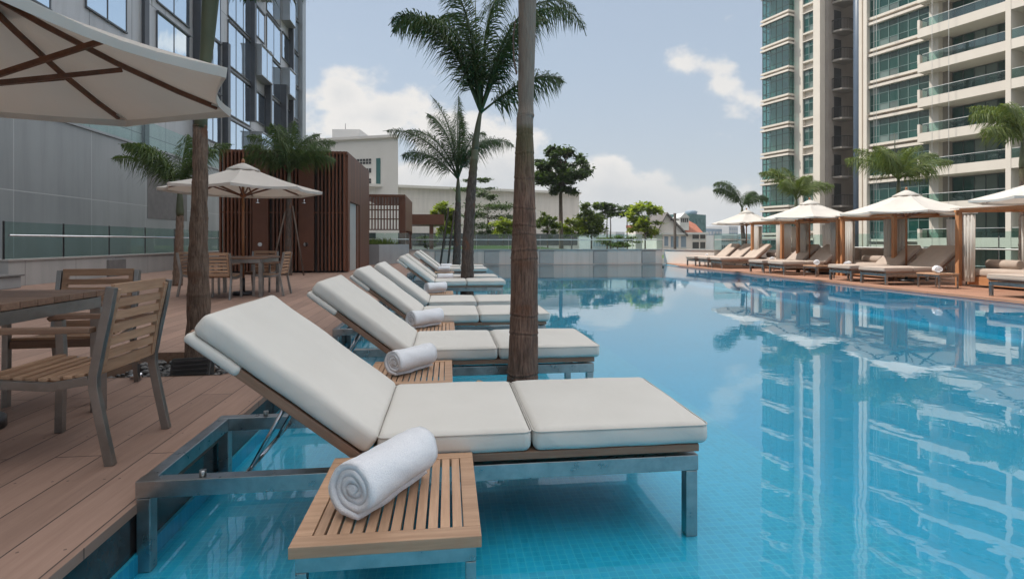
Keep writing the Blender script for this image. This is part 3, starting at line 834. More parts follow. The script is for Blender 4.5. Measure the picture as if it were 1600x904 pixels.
# ------------------------------------------------------------------ ground, decks, pool
structure('ground', MB().box(-1150, 1150, -1150, 1150, -9.4, -9), 'city_ground')
structure('podium_floor', MB().box(-12.4, 16, -9, 62, -8.995, -1.2), 'podium')
PIT = [(-2.52, 4.06), (-1.60, 4.06), (-1.44, 4.30), (-1.44, 4.95), (-2.52, 4.95)]
d = MB()
x0, x1 = -10.4, EDGE
d.box(x0, -2.52, -7, 31, DZ-.035, DZ)
d.box(-2.52+.0, x1, -7, 4.06, DZ-.035, DZ)
d.box(-2.52, x1, 4.95, 31, DZ-.035, DZ)
d.prism([(-1.60, 4.06), (x1, 4.06), (x1, 4.95), (-1.44, 4.95), (-1.44, 4.30)], DZ-.035, DZ)
structure('pool_deck', d, 'deck')
pc = MB()
for i in range(5):
    a, b = PIT[i], PIT[(i+1) % 5]
    pc.bar((*a, DZ-.05), (*b, DZ-.05), .02, .10)
structure('planting_pit_edge', pc, 'grey_teak_y')
structure('planting_soil', MB().prism(PIT, -.02, DZ-.09), 'soil')
structure('pool_wall', MB().box(EDGE-.16, EDGE-.012, -7, 25.45, -1.1, DZ-.0375), 'black_stone')
structure('shallow_ledge', MB().box(EDGE-.012, 1.78, -7, 25.45, -1.1, -.088), 'ledge_tile')
structure('refraction_strip', MB().box(EDGE-.0115, EDGE+.004, -7, 25.44, -.086, -.02), 'ledge_tile')  # tile-coloured strip standing in for the bright refracted line at the waterline
structure('pool_floor', MB().box(1.78, 10.3, -7, 25.45, -1.1, -.62), 'pool_tile')
wv = [(EDGE-.011, -7, 0), (10.02, -7, 0), (10.14, 23.6, 0), (10.36, 25.44, 0), (EDGE-.011, 25.44, 0)]
structure('pool_water', MB().add(wv, [(0, 1, 2, 3, 4)]), 'pool_water')
structure('pool_wall_far_side', MB().prism([(10.02, -7), (10.2, -7), (10.32, 23.6), (10.5, 25.44), (10.36, 25.44), (10.14, 23.6)], -1.1, .004), 'pool_tile')
structure('sun_deck', MB().prism([(9.99, -7), (15.6, -7), (15.6, 25.3), (10.5, 25.3), (10.12, 22.9)], .0065, RZ), 'sun_deck')
structure('lawn', MB().add([(-1.5+14*i/12, 26.2+32*j/16, .25+.55*math.sin(PI*min(1, j/14))*math.exp(-((i-4.5)/5)**2)+.06*math.sin(i*2.1+j)) for j in range(17) for i in range(13)],
    [(j*13+i, j*13+i+1, j*13+i+14, j*13+i+13) for j in range(16) for i in range(12)], True), 'lawn')
structure('garden_path', MB().box(-12, -1.52, 31.1, 60, -.2, .1), 'podium')

# gravel: loose pebbles in the pit round the palm
rg = random.Random(3); pb = MB()
for k in range(420):
    x, y = rg.uniform(-2.5, -1.46), rg.uniform(4.08, 4.93)
    if x+(4.30-y)*0 > -1.6 and y < 4.30 and (x+1.6)/.16+(4.06-y)/-.24 > 1.0 and (x+1.6)*1.5 > (y-4.06): continue
    r = rg.uniform(.014, .034); vs = []
    for th in range(4):
        for ph in range(6):
            q = 1+rg.uniform(-.15, .15)
            vs.append((x+r*q*math.sin(PI*(th+.5)/4)*math.cos(PI*ph/3), y+r*q*.8*math.sin(PI*(th+.5)/4)*math.sin(PI*ph/3), DZ-.08+r*.3+r*.6*math.cos(PI*(th+.5)/4)))
    fs = [(th*6+ph, th*6+(ph+1) % 6, th*6+6+(ph+1) % 6, th*6+6+ph) for th in range(3) for ph in range(6)]+[tuple(range(5, -1, -1)), tuple(range(18, 24))]
    pb.add(vs, fs, True)
tag(pb.build('pebbles', 'pebble'), 'dark rounded pebbles filling the deck opening around the palm', 'pebbles', None, 'stuff')

# ------------------------------------------------------------------ loungers in the water
lg = make_lounger()
lab = ['large cream sun lounger nearest the camera with its raised back over the dark pool edge',
       'second cream lounger in the water, just behind the big palm trunk',
       'third cream lounger, right behind the second side table and its towel',
       'fourth cream lounger, pushed close behind the third one',
       'fifth cream lounger, its seat passing behind the middle slender palm trunk',
       'sixth cream lounger, just behind the slender palm trunk with towel at its side',
       'seventh cream lounger in the row, near the far pool wall',
       'last and smallest cream lounger, closest to the far pool wall']
ly = [2.105, 3.76, 5.52, 6.72, 10.15, 11.5, 14.9, 16.5]
for i, (l, y) in enumerate(zip(lab, ly)):
    o = again(lg, l, (-1.12 + (.0, .02, -.01, .03, .02, .0, .02, .03)[i], y, 0), (0, .004, -.006, .005, 0, .006, 0, 0)[i], i == 0); o['group'] = 'cream loungers standing in the pool'
tb = make_side_table()
tl = make_towel()
spots = [(-.42, 1.495, 'nearest slatted teak side table in front of the large lounger', 'big white rolled towel on the nearest teak side table'),
         (-.485, 3.14, 'slatted teak side table between the nearest two loungers', 'white rolled towel on the table between the nearest two loungers'),
         (-.45, 4.90, 'small slatted teak side table in front of the third lounger', 'white rolled towel in front of the third lounger'),
         (-.43, 8.35, 'slatted teak side table standing alone ahead of the fifth lounger', 'white rolled towel lying left of the slender palm trunk, ahead of the fifth lounger'),
         (-.30, 10.93, 'slatted teak side table squeezed between fifth and sixth loungers', 'white rolled towel between the fifth and sixth loungers'),
         (-.35, 14.25, 'slatted teak side table ahead of the seventh lounger', 'white rolled towel ahead of the seventh lounger'),
         (-.30, 15.85, 'slatted teak side table between the last two loungers', 'smallest white rolled towel by the last two loungers')]
tr_ = [(.235, .262, -32, 1.04), (.265, .29, -42, .95), (.24, .30, -50, 1.02), (.24, .3, -58, 1.02), (.24, .3, -80, .95), (.24, .3, -84, .95), (.24, .3, -75, .95)]
for i, (x, y, a, b) in enumerate(spots):
    o = again(tb, a, (x, y, 0), 0, i == 0); o['group'] = 'teak side tables between the pool loungers'
    ox, oy, ang, s = tr_[i]
    w = tl if i == 0 else tl.copy()
    if i: COL.objects.link(w)
    w.location = (x+ox, y+oy, .302); w.rotation_euler = (0, 0, R(ang)); w.scale = (s, s, s)
    tag(w, b, 'towel', 'rolled towels on the pool side tables')

# ------------------------------------------------------------------ left deck: dining sets and parasols
ch = make_chair()
near = [(-1.445, 2.71, -90, 'steel and teak armchair nearest the camera, seen from behind its slatted back'),
        (-2.31, 3.90, 4, 'teak slatted armchair at the far end of the near table, facing the camera')]
for i, (x, y, a, l) in enumerate(near):
    o = again(ch, l, (x, y, DZ), R(a), i == 0); o['group'] = 'armchairs at the near table'
t = make_dining_table(.96, .96); t.location = (-2.385, 2.84, DZ); tag(t, 'square teak table with steel legs cut by the left edge', 'table')
far = [(-3.72, 9.26, 180, 'armchair with its back to the camera at the far table'),
       (-2.86, 10.05, -90, 'armchair on the right side of the far table, seen side-on'),
       (-3.52, 11.02, 0, 'armchair behind the far table, under the parasol'),
       (-4.55, 10.1, 90, 'armchair on the left of the far table, half behind the palm trunk')]
for x, y, a, l in far:
    o = again(ch, l, (x, y, DZ), R(a)); o['group'] = 'armchairs at the far table'
t = make_dining_table(1.0, 1.0); t.location = (-3.62, 10.12, DZ); tag(t, 'square teak table under the middle white parasol', 'table')
p = make_parasol(1.28, 1.83, 2.28, rot=-3, label='large white parasol overhead at the top left, wooden ribs seen from below'); p.location = (-2.40, 3.0, DZ)
p = make_parasol(1.33, 1.86, 2.30, rot=12, label='white parasol over the far table before the brown slatted pavilion'); p.location = (-3.61, 10.14, DZ)

# deck floodlight and small spots
f = thing('floodlight', 'black wedge-shaped floodlight in the pebbles at the palm foot', 'floodlight', (-1.86, 4.22, DZ-.06), R(12))
MB().add([(-.13, -.10, 0), (.13, -.10, 0), (.13, .10, 0), (-.13, .10, 0), (-.13, .02, .155), (.13, .02, .155), (.13, .11, .125), (-.13, .11, .125)],
         [(0, 3, 2, 1), (4, 5, 6, 7), (0, 1, 5, 4), (1, 2, 6, 5), (2, 3, 7, 6), (3, 0, 4, 7)]).build('housing', 'black_plastic', f, bevel=.006)
gr = MB()
for i in range(5): gr.bar((-.11, -.096+.022*i, .022+.028*i), (.11, -.096+.022*i, .022+.028*i), .006, .012)
gr.build('grille', 'dark_steel', f)
s = thing('spot_lamp', 'short tilted metal spot lamp standing in the water by the palm trunk', 'spot lamp', (.155, 3.44, -.09))
MB().tube([(0, 0, 0), (.01, -.005, .16), (.045, -.02, .315)], [.024, .025, .028], 16).build('tube', 'dark_steel', s)
MB().tube([(.0452, -.0202, .316), (.0461, -.0206, .3195)], [.023, .023], 16).build('lens', 'teak_x', s)
s = thing('ground_spot', 'small shiny cylinder lamp on the deck behind the near armchair', 'spot lamp', (-2.12, 4.0, DZ))
MB().tube([(-.04, 0, .02), (.03, .02, .026)], [.017, .019], 14).build('barrel', 'chrome', s)
MB().tube([(.0, .01, 0), (0, .01, .012)], .02, 10).build('foot', 'dark_steel', s)

# ------------------------------------------------------------------ left boundary: parapet with glass
w = MB().box(-9.42, -9.0, 12.35, 26.9, DZ+.001, .70)
o = w.build('parapet', 'coping_panel_y'); tag(o, 'pale low concrete parapet along the left of the deck under glass panels', 'wall')
MB().box(-9.45, -8.97, 12.32, 26.93, .702, .735).build('coping', 'concrete', o)
for y in (15.6, 19.3, 23.4):
    MB().box(-9.002, -8.93, y, y+.75, DZ+.005, .62).build('vent', 'vent_grey', o)
g = thing('glass_balustrade', 'glass balustrade with a thin steel handrail on the left parapet', 'balustrade', (-9.22, 12.5, .736))
for i in range(8):
    MB().box(-.008, .008, i*1.78+.02, i*1.78+1.76, .0, .79).build('glass_panel', 'rail_glass', g)
MB().tube([(.09, .05, .50), (.09, 14.2, .50)], .022, 10).build('handrail', 'chrome', g)
for i in range(9):
    MB().box(.012, .028, i*1.78-.02, i*1.78+.02, -.0, .8).build('post', 'dark_steel', g)
b = thing('equipment_box', 'low grey metal box on the deck by the end of the left parapet', 'box', (-9.4, 11.85, DZ))
MB().box(-1.2, .75, -.25, .35, 0, .24).build('body', 'concrete_grey', b, bevel=.02)
MB().box(-1.24, .79, -.29, .39, .242, .275).build('lid', 'vent_grey', b, bevel=.008)

# ------------------------------------------------------------------ hotel on the left
HX = -11.6
h = thing('hotel_block', 'tall grey hotel with staggered mirrored windows rising on the left', 'building', (0, 0, 0))
HT = 28.6
MB().box(-45, HX, -34, 45.6, 4.4, HT).build('facade', 'facade_panel', h)
MB().box(-44, HX-.35, -33.5, 45.2, -9, 4.395).build('lower_block', 'podium_panel', h)
MB().box(HX, HX+.32, 44.1, 45.1, 2., HT).build('corner_fin', 'hotel_fin', h)
rg = random.Random(11)
def hwin(y0, y1, z0, z1, out=0.):
    """flush or projecting window: dark frame, mirrored panes, slab below"""
    fr = MB(); x = HX+.012+out
    if out: fr.box(HX+.01, x-.02, y0, y1, z0, z1)
    k = max(1, round((y1-y0)/1.15)); w = (y1-y0)/k
    for i in range(k+1): fr.box(HX+.011, x+.035, y0+w*i-.022, y0+w*i+.022, z0, z1)
    fr.box(HX+.011, x+.10, y0-.03, y1+.03, z1, z1+.06); fr.box(HX+.011, x+.06, y0-.03, y1+.03, z0-.06, z0)
    fo = fr.build('window', 'hotel_fin' if out else 'hotel_frame', h)
    gl = MB()
    for i in range(k): gl.box(x-.01, x+.02, y0+w*i+.031, y0+w*(i+1)-.031, z0+.001, z1-.001)
    gl.build('pane', 'hotel_glass', fo)
# bays along the facade: (y0, y1, kind)
bays = [(14.2, 17.4, 'w'), (19.0, 21.2, 'w'), (23.3, 26.0, 'p'), (27.6, 29.4, 'g'), (30.4, 33.6, 's'), (33.9, 36.1, 'b'), (36.6, 39.4, 's'), (39.7, 41.4, 'b'), (41.8, 43.9, 's')]
for bi, (y0, y1, kd) in enumerate(bays):
    off = (0, 1.3, .4, 1.3, 0, .9, .5, 1.6, 0)[bi]
    k = 0; z = 5.3+off*.6
    while z < 24.5:
        hh = 2.05 if kd != 'b' else 1.75
        if kd == 'w':
            if z > 7.: hwin(y0, y1, z, z+2.0, 0)
        elif kd == 'p': 
            if z > 6: hwin(y0, y1, z, z+2.15, .0)
        elif kd == 'g': hwin(y0, y1, z, z+2.45, 0)
        elif kd == 's': hwin(y0, y1, z, z+2.3, 0.)
        elif (k+bi) % 2: hwin(y0, y1-.2, z, z+hh, .55)
        else: hwin(y0+.15, y1, z, z+hh, 0)
        z += 2.6; k += 1
for y, z0, z1, dx in ((22.4, 4.4, 30, .12), (26.6, 4.4, 30, .35), (29.85, 4.4, 11.4, .3), (33.75, 8.2, 30, .3), (36.35, 4.4, 13.2, .4), (39.55, 4.4, 12, .45), (41.6, 9., 30, .35)):
    MB().box(HX+.011, HX+dx, y-.16, y+.16, z0, z1).build('fin', 'hotel_dark', h)
# podium terrace in front of it
w = thing('terrace_block', 'plain grey panelled lower block beside the deck, glass edge on top', 'building', (0, 0, 0))
MB().box(HX-.3, -10.45, -14, 33, -9, 4.36).build('wall', 'podium_panel', w)
MB().box(HX+.02, -10.4, -14.05, 33.05, 4.365, 4.44).build('coping', 'hotel_fin', w)
for i in range(15):
    MB().box(-10.56, -10.545, 2+i*2.05, 2+i*2.05+2.02, 4.442, 5.35).build('glass_panel', 'rail_glass', w)
for y in (8.8, 20.4):
    MB().box(-10.449, -10.44, y, y+2.9, 1.92, 3.7).build('vent_panel', 'vent_grey', w)

# ------------------------------------------------------------------ slatted shower pavilion
p = thing('shower_pavilion', 'brown slatted shower pavilion on the left deck behind the parasol', 'pavilion', (0, 0, 0))
PX0, PX1, PY0, PY1, PT = -6.72, -3.04, 17.0, 21.6, 3.86
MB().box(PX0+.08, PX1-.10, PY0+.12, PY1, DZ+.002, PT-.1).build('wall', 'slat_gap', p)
MB().box(PX0, PX1-.002, PY0+.03, PY1+.02, PT-.10, PT-.02).build('roof', 'dark_slat_y', p)
sl = MB()
x = PX0; panels_ = [(-5.78, -5.33), (-4.46, -4.02)]
while x < PX1-.03:
    if not any(a-.05 < x < b+.02 for a, b in panels_): sl.box(x, x+.046, PY0-.015, PY0+.118, DZ+.06, PT-.02)
    x += .108
o = sl.build('front_slats', 'dark_slat_z', p)
MB().box(PX0, PX1-.05, PY0+.025, PY0+.117, 1.96, 2.0).build('rail', 'dark_slat_x', o)
s2 = MB(); y = PY0+.14
while y < PY1:
    if 17.45 < y+.03 < 19.35:
        s2.box(PX1-.099, PX1, y, y+.055, 2.36, PT-.02)
    else: s2.box(PX1-.099, PX1, y, y+.055, DZ+.02, PT-.02)
    y += .065
s2.build('side_slats', 'dark_slat_z', p)
dr = MB().box(PX1-.105, PX1-.062, 17.47, 19.32, DZ+.01, 2.34).build('doorway', 'inner_wall', p)
MB().box(PX1-.0985, PX1-.03, 18.95, 19.31, DZ+.012, 2.335).build('door', 'dark_slat_z', dr)
for a, b in panels_:
    q = MB().box(a, b, PY0-.02, PY0+.117, DZ+.06, PT-.021).build('shower_panel', 'shower_panel', p)
    cx = (a+b)/2
    MB().tube([(cx, PY0-.022, 2.32), (cx, PY0-.25, 2.34), (cx, PY0-.25, 2.26)], .014, 8).tube([(cx, PY0-.25, 2.26), (cx, PY0-.25, 2.235)], [.03, .09], 12).build('shower_head', 'chrome', q)
    MB().tube([(cx, PY0-.021, 1.02), (cx, PY0-.06, 1.02)], .062, 14).build('tap', 'chrome', q)
# second pavilion further back
p = thing('lattice_pavilion', 'smaller brown lattice pavilion behind the grey planter box', 'pavilion', (0, 0, 0))
QX0, QX1, QY0, QY1 = -3.9, -1.93, 25.2, 30.2
MB().box(QX0, QX1-.01, QY0, QY1, 3.12, 3.24).build('roof', 'dark_slat_y', p)
for x, y in ((QX1-.28, QY0+.05), (QX1-.28, QY1-.3), (QX0+.02, QY0+.05)):
    MB().box(x, x+.27, y, y+.25, DZ, 3.118).build('post', 'dark_slat_z', p)
q = MB(); x = QX0+.32
while x < QX1-.3:
    q.box(x, x+.05, QY0-.02, QY0+.06, 1.62, 3.118); x += .135
for z in (1.62, 2.1, 2.52, 2.75): q.box(QX0+.05, QX1-.285, QY0+.062, QY0+.11, z, z+.05)
q.build('lattice', 'dark_slat_z', p)
MB().box(QX1-.12, QX1, QY0+.31, QY1-.31, 1.62, 3.118).build('side_screen', 'dark_slat_z', p)
q = thing('entrance_canopy', 'flat brown canopy on posts behind the lattice pavilion', 'canopy', (0, 0, 0))
MB().box(-2.9, -.25, 34, 38, 2.15, 2.78).build('roof', 'dark_slat_x', q)
for x in (-2.6, -1.15): MB().box(x, x+.25, 34.2, 34.45, .0, 2.148).build('post', 'dark_slat_z', q)
q = thing('planter_box', 'plain grey planter box at the far left corner of the pool', 'planter', (0, 0, 0))
MB().prism([(-3.95, 22.6), (-2.75, 22.35), (-1.75, 24.9), (-3.5, 24.9)], DZ+.001, .98).build('box', 'concrete_grey', q, bevel=.01)
MB().prism([(-3.85, 22.75), (-2.85, 22.55), (-1.95, 24.75), (-3.4, 24.75)], .981, 1.0).build('soil', 'soil', q)
gs = MB(); rg = random.Random(5)
for k in range(500):
    f, g_ = rg.random(), rg.random(); x = -3.75+f*1.6; y = 22.85+g_*1.75
    if x > -2.95+(y-22.6)*.42: continue
    hgt = rg.uniform(.12, .32); dx, dy = rg.uniform(-.1, .1), rg.uniform(-.1, .1)
    gs.add([(x-.012, y, 1.0), (x+.012, y, 1.0), (x+dx, y+dy, 1.0+hgt)], [(0, 1, 2)])
tag(gs.build('grass', 'leaf_mid'), 'low green grass planted in the grey planter box', 'grass', None, 'stuff')

# ------------------------------------------------------------------ far pool wall and balustrades
w = thing('pool_end_wall', 'long pale low wall closing the far end of the pool', 'wall', (0, 0, 0))
MB().box(-1.80, 10.36, 25.45, 25.85, -.6, .70).build('body', 'coping_panel', w)
MB().box(-1.84, 10.40, 25.41, 25.89, .702, .74).build('coping', 'concrete', w)
for c in (-.25, 2.05, 4.66, 7.28, 9.68):
    MB().box(c-.33, c+.33, 25.425, 25.449, .06, .63).build('grille', 'grille_grey', w)
    MB().box(c-.36, c-.332, 25.428, 25.448, .06, .66).box(c-.331, c+.36, 25.428, 25.448, .632, .66).build('grille_shadow_line', 'vent_grey', w)  # dark strips drawn as the shadow line on two sides of the grille
MB().box(-1.80, 10.36, 25.40, 25.449, -.03, .022).build('overflow_lip', 'concrete', w)
w = thing('sun_deck_wall', 'sunlit beige low wall at the far end of the sun deck', 'wall', (0, 0, 0))
MB().prism([(10.42, 25.42), (11.75, 22.95), (15.3, 22.95), (15.3, 23.2), (11.9, 23.2), (10.66, 25.6)], RZ+.001, .70).build('body', 'rosy_render', w)
MB().prism([(10.40, 25.38), (11.72, 22.92), (15.33, 22.92), (15.33, 23.24), (11.93, 23.24), (10.68, 25.63)], .702, .735).build('coping', 'concrete', w)
def glass_run(nm, lab, a, b, z0, hgt, n, parts_rail=True):
    g = thing(nm, lab, 'balustrade', (*a, z0), 0)
    v = Vector((b[0]-a[0], b[1]-a[1])); ln = v.length; u = v/ln; s = Vector((-u.y, u.x))
    for i in range(n):
        p0 = u*(ln*i/n+.012); p1 = u*(ln*(i+1)/n-.012)
        MB().bar((p0.x, p0.y, hgt/2), (p1.x, p1.y, hgt/2), .014, hgt).build('glass_panel', 'rail_glass', g)
    MB().tube([(-s.x*.08, -s.y*.08, hgt*.62), (u.x*ln-s.x*.08, u.y*ln-s.y*.08, hgt*.62)], .022, 8).build('handrail', 'frame_white', g)
    for i in range(n+1):
        q = u*(ln*i/n); MB().bar((q.x, q.y, 0), (q.x, q.y, hgt*.9), .03, .012).build('post', 'steel', g)
glass_run('glass_balustrade', 'long clear glass balustrade on top of the far pool wall', (-1.7, 25.66), (10.45, 25.66), .742, .72, 8)
glass_run('glass_balustrade', 'clear glass balustrade on the beige wall behind the far parasol', (11.8, 23.08), (15.2, 23.08), .738, .72, 3)
glass_run('glass_balustrade', 'glass balustrade along the back of the sun deck behind the cabanas', (15.35, 22.9), (15.35, -2), RZ+.01, 1.32, 16)
glass_run('glass_balustrade', 'glass balustrade in front of the planter, beside the lattice pavilion', (-3.9, 25.05), (-1.75, 25.05), .75, .74, 2)

# ------------------------------------------------------------------ sun deck: loungers, parasols, cabanas
rl = make_lounger('sun_lounger', 0., 'taupe_cushion', 'taupe_cushion')
rlab = [(22.0, 'beige lounger at the far end of the sun deck, first by the corner wall'), (20.85, 'beige lounger just right of the farthest parasol pole'), (19.85, 'beige lounger third from the far end of the sun deck'),
        (17.0, 'beige lounger left of the pole of the parasol second from the far end'), (15.85, 'beige lounger right of the pole of the parasol second from the far end'),
        (13.1, 'beige lounger left of the pole of the large bright parasol'), (11.92, 'beige lounger directly right of the large bright parasol pole'),
        (8.6, 'beige lounger cut by the right edge of the picture')]
for i, (y, l) in enumerate(rlab):
    o = again(rl, l, (12.62+.02*(i % 3), y+.755, RZ), PI+(.01, -.008, .012)[i % 3], i == 0); o['group'] = 'beige loungers on the sun deck'; o.scale = (1.06, 1.08, 1.13)
rt = [(11.35, 22.85, 'small side table at the far end of the sun deck by the corner wall', 'white rolled towel beside the farthest beige lounger'),
      (11.4, 18.05, 'side table between the two far groups of beige loungers', 'white rolled towel left of the parasol second from the far end'),
      (11.0, 15.15, 'side table right of the lounger under the second far parasol', 'white rolled towel seen end-on right of the second far parasol pole'),
      (11.1, 14.0, 'side table on the left of the lounger pair under the large bright parasol', 'white rolled towel left of the large bright parasol'),
      (11.05, 11.15, 'side table right of the lounger pair under the large bright parasol', 'white rolled towel seen end-on right of the large bright parasol pole'),
      (10.75, 7.9, 'side table at the right edge of the picture', 'white rolled towel at the right edge of the picture')]
rt_proto = make_side_table(.335, 0.)
for i, (x, y, a, b) in enumerate(rt):
    o = again(rt_proto, a, (x-.25, y-.3, RZ), 0, i == 0); o['group'] = 'side tables on the sun deck'
    w = tl.copy(); COL.objects.link(w); w.location = (x, y, RZ+.335); w.scale = (1, 1, 1); w.rotation_euler = (0, 0, R((-30, -32, -35, -48, -36, -46)[i]))
    tag(w, b, 'towel', 'rolled towels on the sun deck')
w = tl.copy(); COL.objects.link(w); w.location = (11.15, 9.05, RZ+.448); w.scale = (1, 1, 1); w.rotation_euler = (0, 0, R(-52)); tag(w, 'white rolled towel lying on the lounger at the right edge', 'towel', 'rolled towels on the sun deck')
pars = [(12.60, 21.80, 1.42, 1.83, 2.36, 8, 'cream parasol at the far end of the sun deck, below the drooping palm'),
        (11.95, 16.82, 1.48, 1.83, 2.40, 14, 'bright white parasol second from the far end of the sun deck'),
        (11.90, 12.92, 1.52, 1.80, 2.36, 18, 'large bright white parasol over the sun deck, before the balcony tower'),
        (11.35, 8.75, 1.45, 1.86, 2.38, 10, 'white parasol cut off by the right edge of the picture')]
for (x, y, r_, zr, za, rot, l) in pars:
    o = make_parasol(r_, zr, za, rot=rot, label=l, cloth='parasol_cloth'); o.location = (x, y, RZ); o['group'] = 'parasols on the sun deck'

def curtain(x, y, ax, w, z0, z1, seed):
    rr = random.Random(seed); n = 26; vs = []; fs = []
    for k in range(2):
        for i in range(n+1):
            f = i/n; wd = w*(1 if k else .8); a = (f-.5)*wd; o = .045*math.sin(f*PI*7+seed)*(1 if k == 0 else .8)+rr.uniform(-.006, .006)
            vs.append((x+(a if ax == 0 else o), y+(o if ax == 0 else a), z1 if k else z0))
    for i in range(n): fs.append((i, i+1, n+2+i, n+1+i))
    return MB().add(vs, fs, True)
def make_cabana(sx=2., sy=1.95, hgt=1.82):
    t = thing('cabana', 'cabana', 'cabana')
    for i, (x, y) in enumerate(((0, 0), (0, sy), (sx, 0), (sx, sy))):
        MB().bar((x, y, 0), (x, y, hgt-.063), .095, .095).build('post', 'warm_teak_z', t, bevel=.004)
        cu = curtain(x+(.20 if x == 0 else -.22), y+(.04 if y == 0 else -.04), 0, .34, .12, hgt-.16, i+1).build('curtain', 'curtain_cloth', t)
        md = cu.modifiers.new('cloth', 'SOLIDIFY'); md.thickness = .004
        if x == 0:
            cu = curtain(x+.02, y+(.24 if y == 0 else -.24), 1, .30, .12, hgt-.16, i+5).build('curtain', 'curtain_cloth', t)
            md = cu.modifiers.new('cloth', 'SOLIDIFY'); md.thickness = .004
    bm_ = MB()
    for y in (0, sy): bm_.bar((-.10, y, hgt-.06), (sx+.10, y, hgt-.03), .055, .062)
    for x in (0, sx): bm_.bar((x, .04, hgt-.058), (x, sy-.04, hgt-.031), .05, .058)
    for k in range(5): bm_.bar((.1+(sx-.2)*k/4, .04, hgt-.02), (.1+(sx-.2)*k/4, sy-.04, hgt-.02), .03, .03)
    bm_.build('beams', 'warm_teak_x', t, bevel=.003)
    MB().roundbox((sx/2, sy/2, hgt+.012), (sx+.24, sy+.24, .03), .012, (8, 8, 1), -.02).build('canopy', 'parasol_cloth', t)
    return t
def make_daybed():
    t = thing('daybed', 'daybed', 'daybed')
    MB().box(.1, 1.85, .12, 1.83, .05, .24).build('base', 'warm_teak_y', t, bevel=.006)
    MB().roundbox((.97, .97, .335), (1.72, 1.68, .18), .06, (9, 9, 2), .012, .003).build('mattress', 'taupe_cushion', t)
    for y in (.55, 1.40):
        MB().roundbox((1.62, y, .60), (.2, .78, .46), .07, (3, 6, 5), .01).build('back_cushion', 'taupe_cushion', t)
    for y in (.5, 1.38):
        MB().tube([(.55, y-.36, .53), (.55, y-.345, .53), (.55, y+.345, .53), (.55, y+.36, .53)], [.09, .105, .105, .09], 18).build('bolster', 'taupe_cushion', t)
    return t
cb = make_cabana(); db = make_daybed()
cabs = [(11.95, 9.55, 'cabana with beige curtains at the right edge, behind the right-edge lounger', 'taupe daybed with bolsters in the cabana at the right edge'),
        (12.0, 13.42, 'curtained wooden cabana right behind the large bright parasol', 'taupe daybed in the cabana behind the large bright parasol'),
        (12.0, 15.55, 'curtained wooden cabana just left of the large bright parasol', 'taupe daybed in the cabana left of the large bright parasol'),
        (12.1, 18.55, 'curtained wooden cabana between the two far parasols', 'taupe daybed in the cabana between the two far parasols')]
for i, (x, y, a, b) in enumerate(cabs):
    o = again(cb, a, (x, y, RZ), 0, i == 0); o['group'] = 'cabanas on the sun deck'
    o = again(db, b, (x, y, RZ), 0, i == 0); o['group'] = 'daybeds in the cabanas'
# ------------------------------------------------------------------ palms
def big_palm():
    rng = random.Random(2)
    t = thing('foxtail_palm', 'big palm trunk rising out of the water in the middle, crown above the picture', 'palm tree', (.467, 3.45, -.09))
    ctrl = [(0, .150), (.06, .132), (.16, .112), (.323, .100), (.446, .0947), (.694, .090), (.858, .0865), (1.105, .0865), (1.229, .078), (1.517, .067), (1.764, .060), (1.888, .0535), (2.0, .0535)]
    rings = [.36, .62, .735, 1.09, 1.145, 1.30, 1.245, 1.41, 1.60, 1.76, 1.885]
    P, Q = [], []; z = 0.
    while z < 1.995:
        for a, b in zip(ctrl, ctrl[1:]):
            if a[0] <= z <= b[0]: r = a[1]+(b[1]-a[1])*(z-a[0])/(b[0]-a[0]); break
        e, q_ = min((abs(z-q), q) for q in rings)
        r *= 1+.035*math.exp(-((z-q_-.004)/.005)**2)-.03*math.exp(-((z-q_+.010)/.006)**2)
        P.append((.013*z+.004*math.sin(z*2.2), 0, z)); Q.append(r); z += .005
    mb = MB().tube(P, Q, 56)
    v2 = []
    for x, y, z in mb.v:
        a = math.atan2(y, x-.013*z); k = 1+.018*math.sin(3*a+z*2.3)+.012*math.sin(7*a-z*5)+.006*math.sin(17*a+z*31)
        if z < .2: k += .10*(1-z/.2)*max(0, math.sin(4*a+1))
        v2.append((.013*z+(x-.013*z)*k, y*k, z+.006*math.sin(2*a+z*9)))
    mb.v = v2; mb.build('trunk', 'palm_bark_big', t)
    sh = [(.027, 0, 1.985), (.027, 0, 2.0), (.027, 0, 2.011), (.028, 0, 2.02), (.029, 0, 2.09), (.029, 0, 2.10), (.030, 0, 2.217), (.035, 0, 2.5), (.038, 0, 2.752), (.045, 0, 3.2), (.05, 0, 3.7), (.05, 0, 3.85)]
    mb = MB().tube(sh, [.0505, .0545, .056, .051, .0475, .0495, .0515, .0545, .058, .062, .052, .04], 36)
    mb.build('crownshaft', 'palm_bark_big', t)
    MB().sweep([(-.035, -.03, 2.26), (-.052, -.02, 2.36), (-.055, -.015, 2.5), (-.042, -.015, 2.6)], .03, .008, (0, 1, 0)).build('sheath_flap', 'bark', t)
    for i in range(9):
        mb, mt = frond(1.7, R(15+40*i), R(66-8*(i % 3)), R(58), rng, .34, 42, 3, .016)
        mb.build('frond', mt, t, loc=(.05, 0, 3.72+.03*(i % 4)))
big_palm()

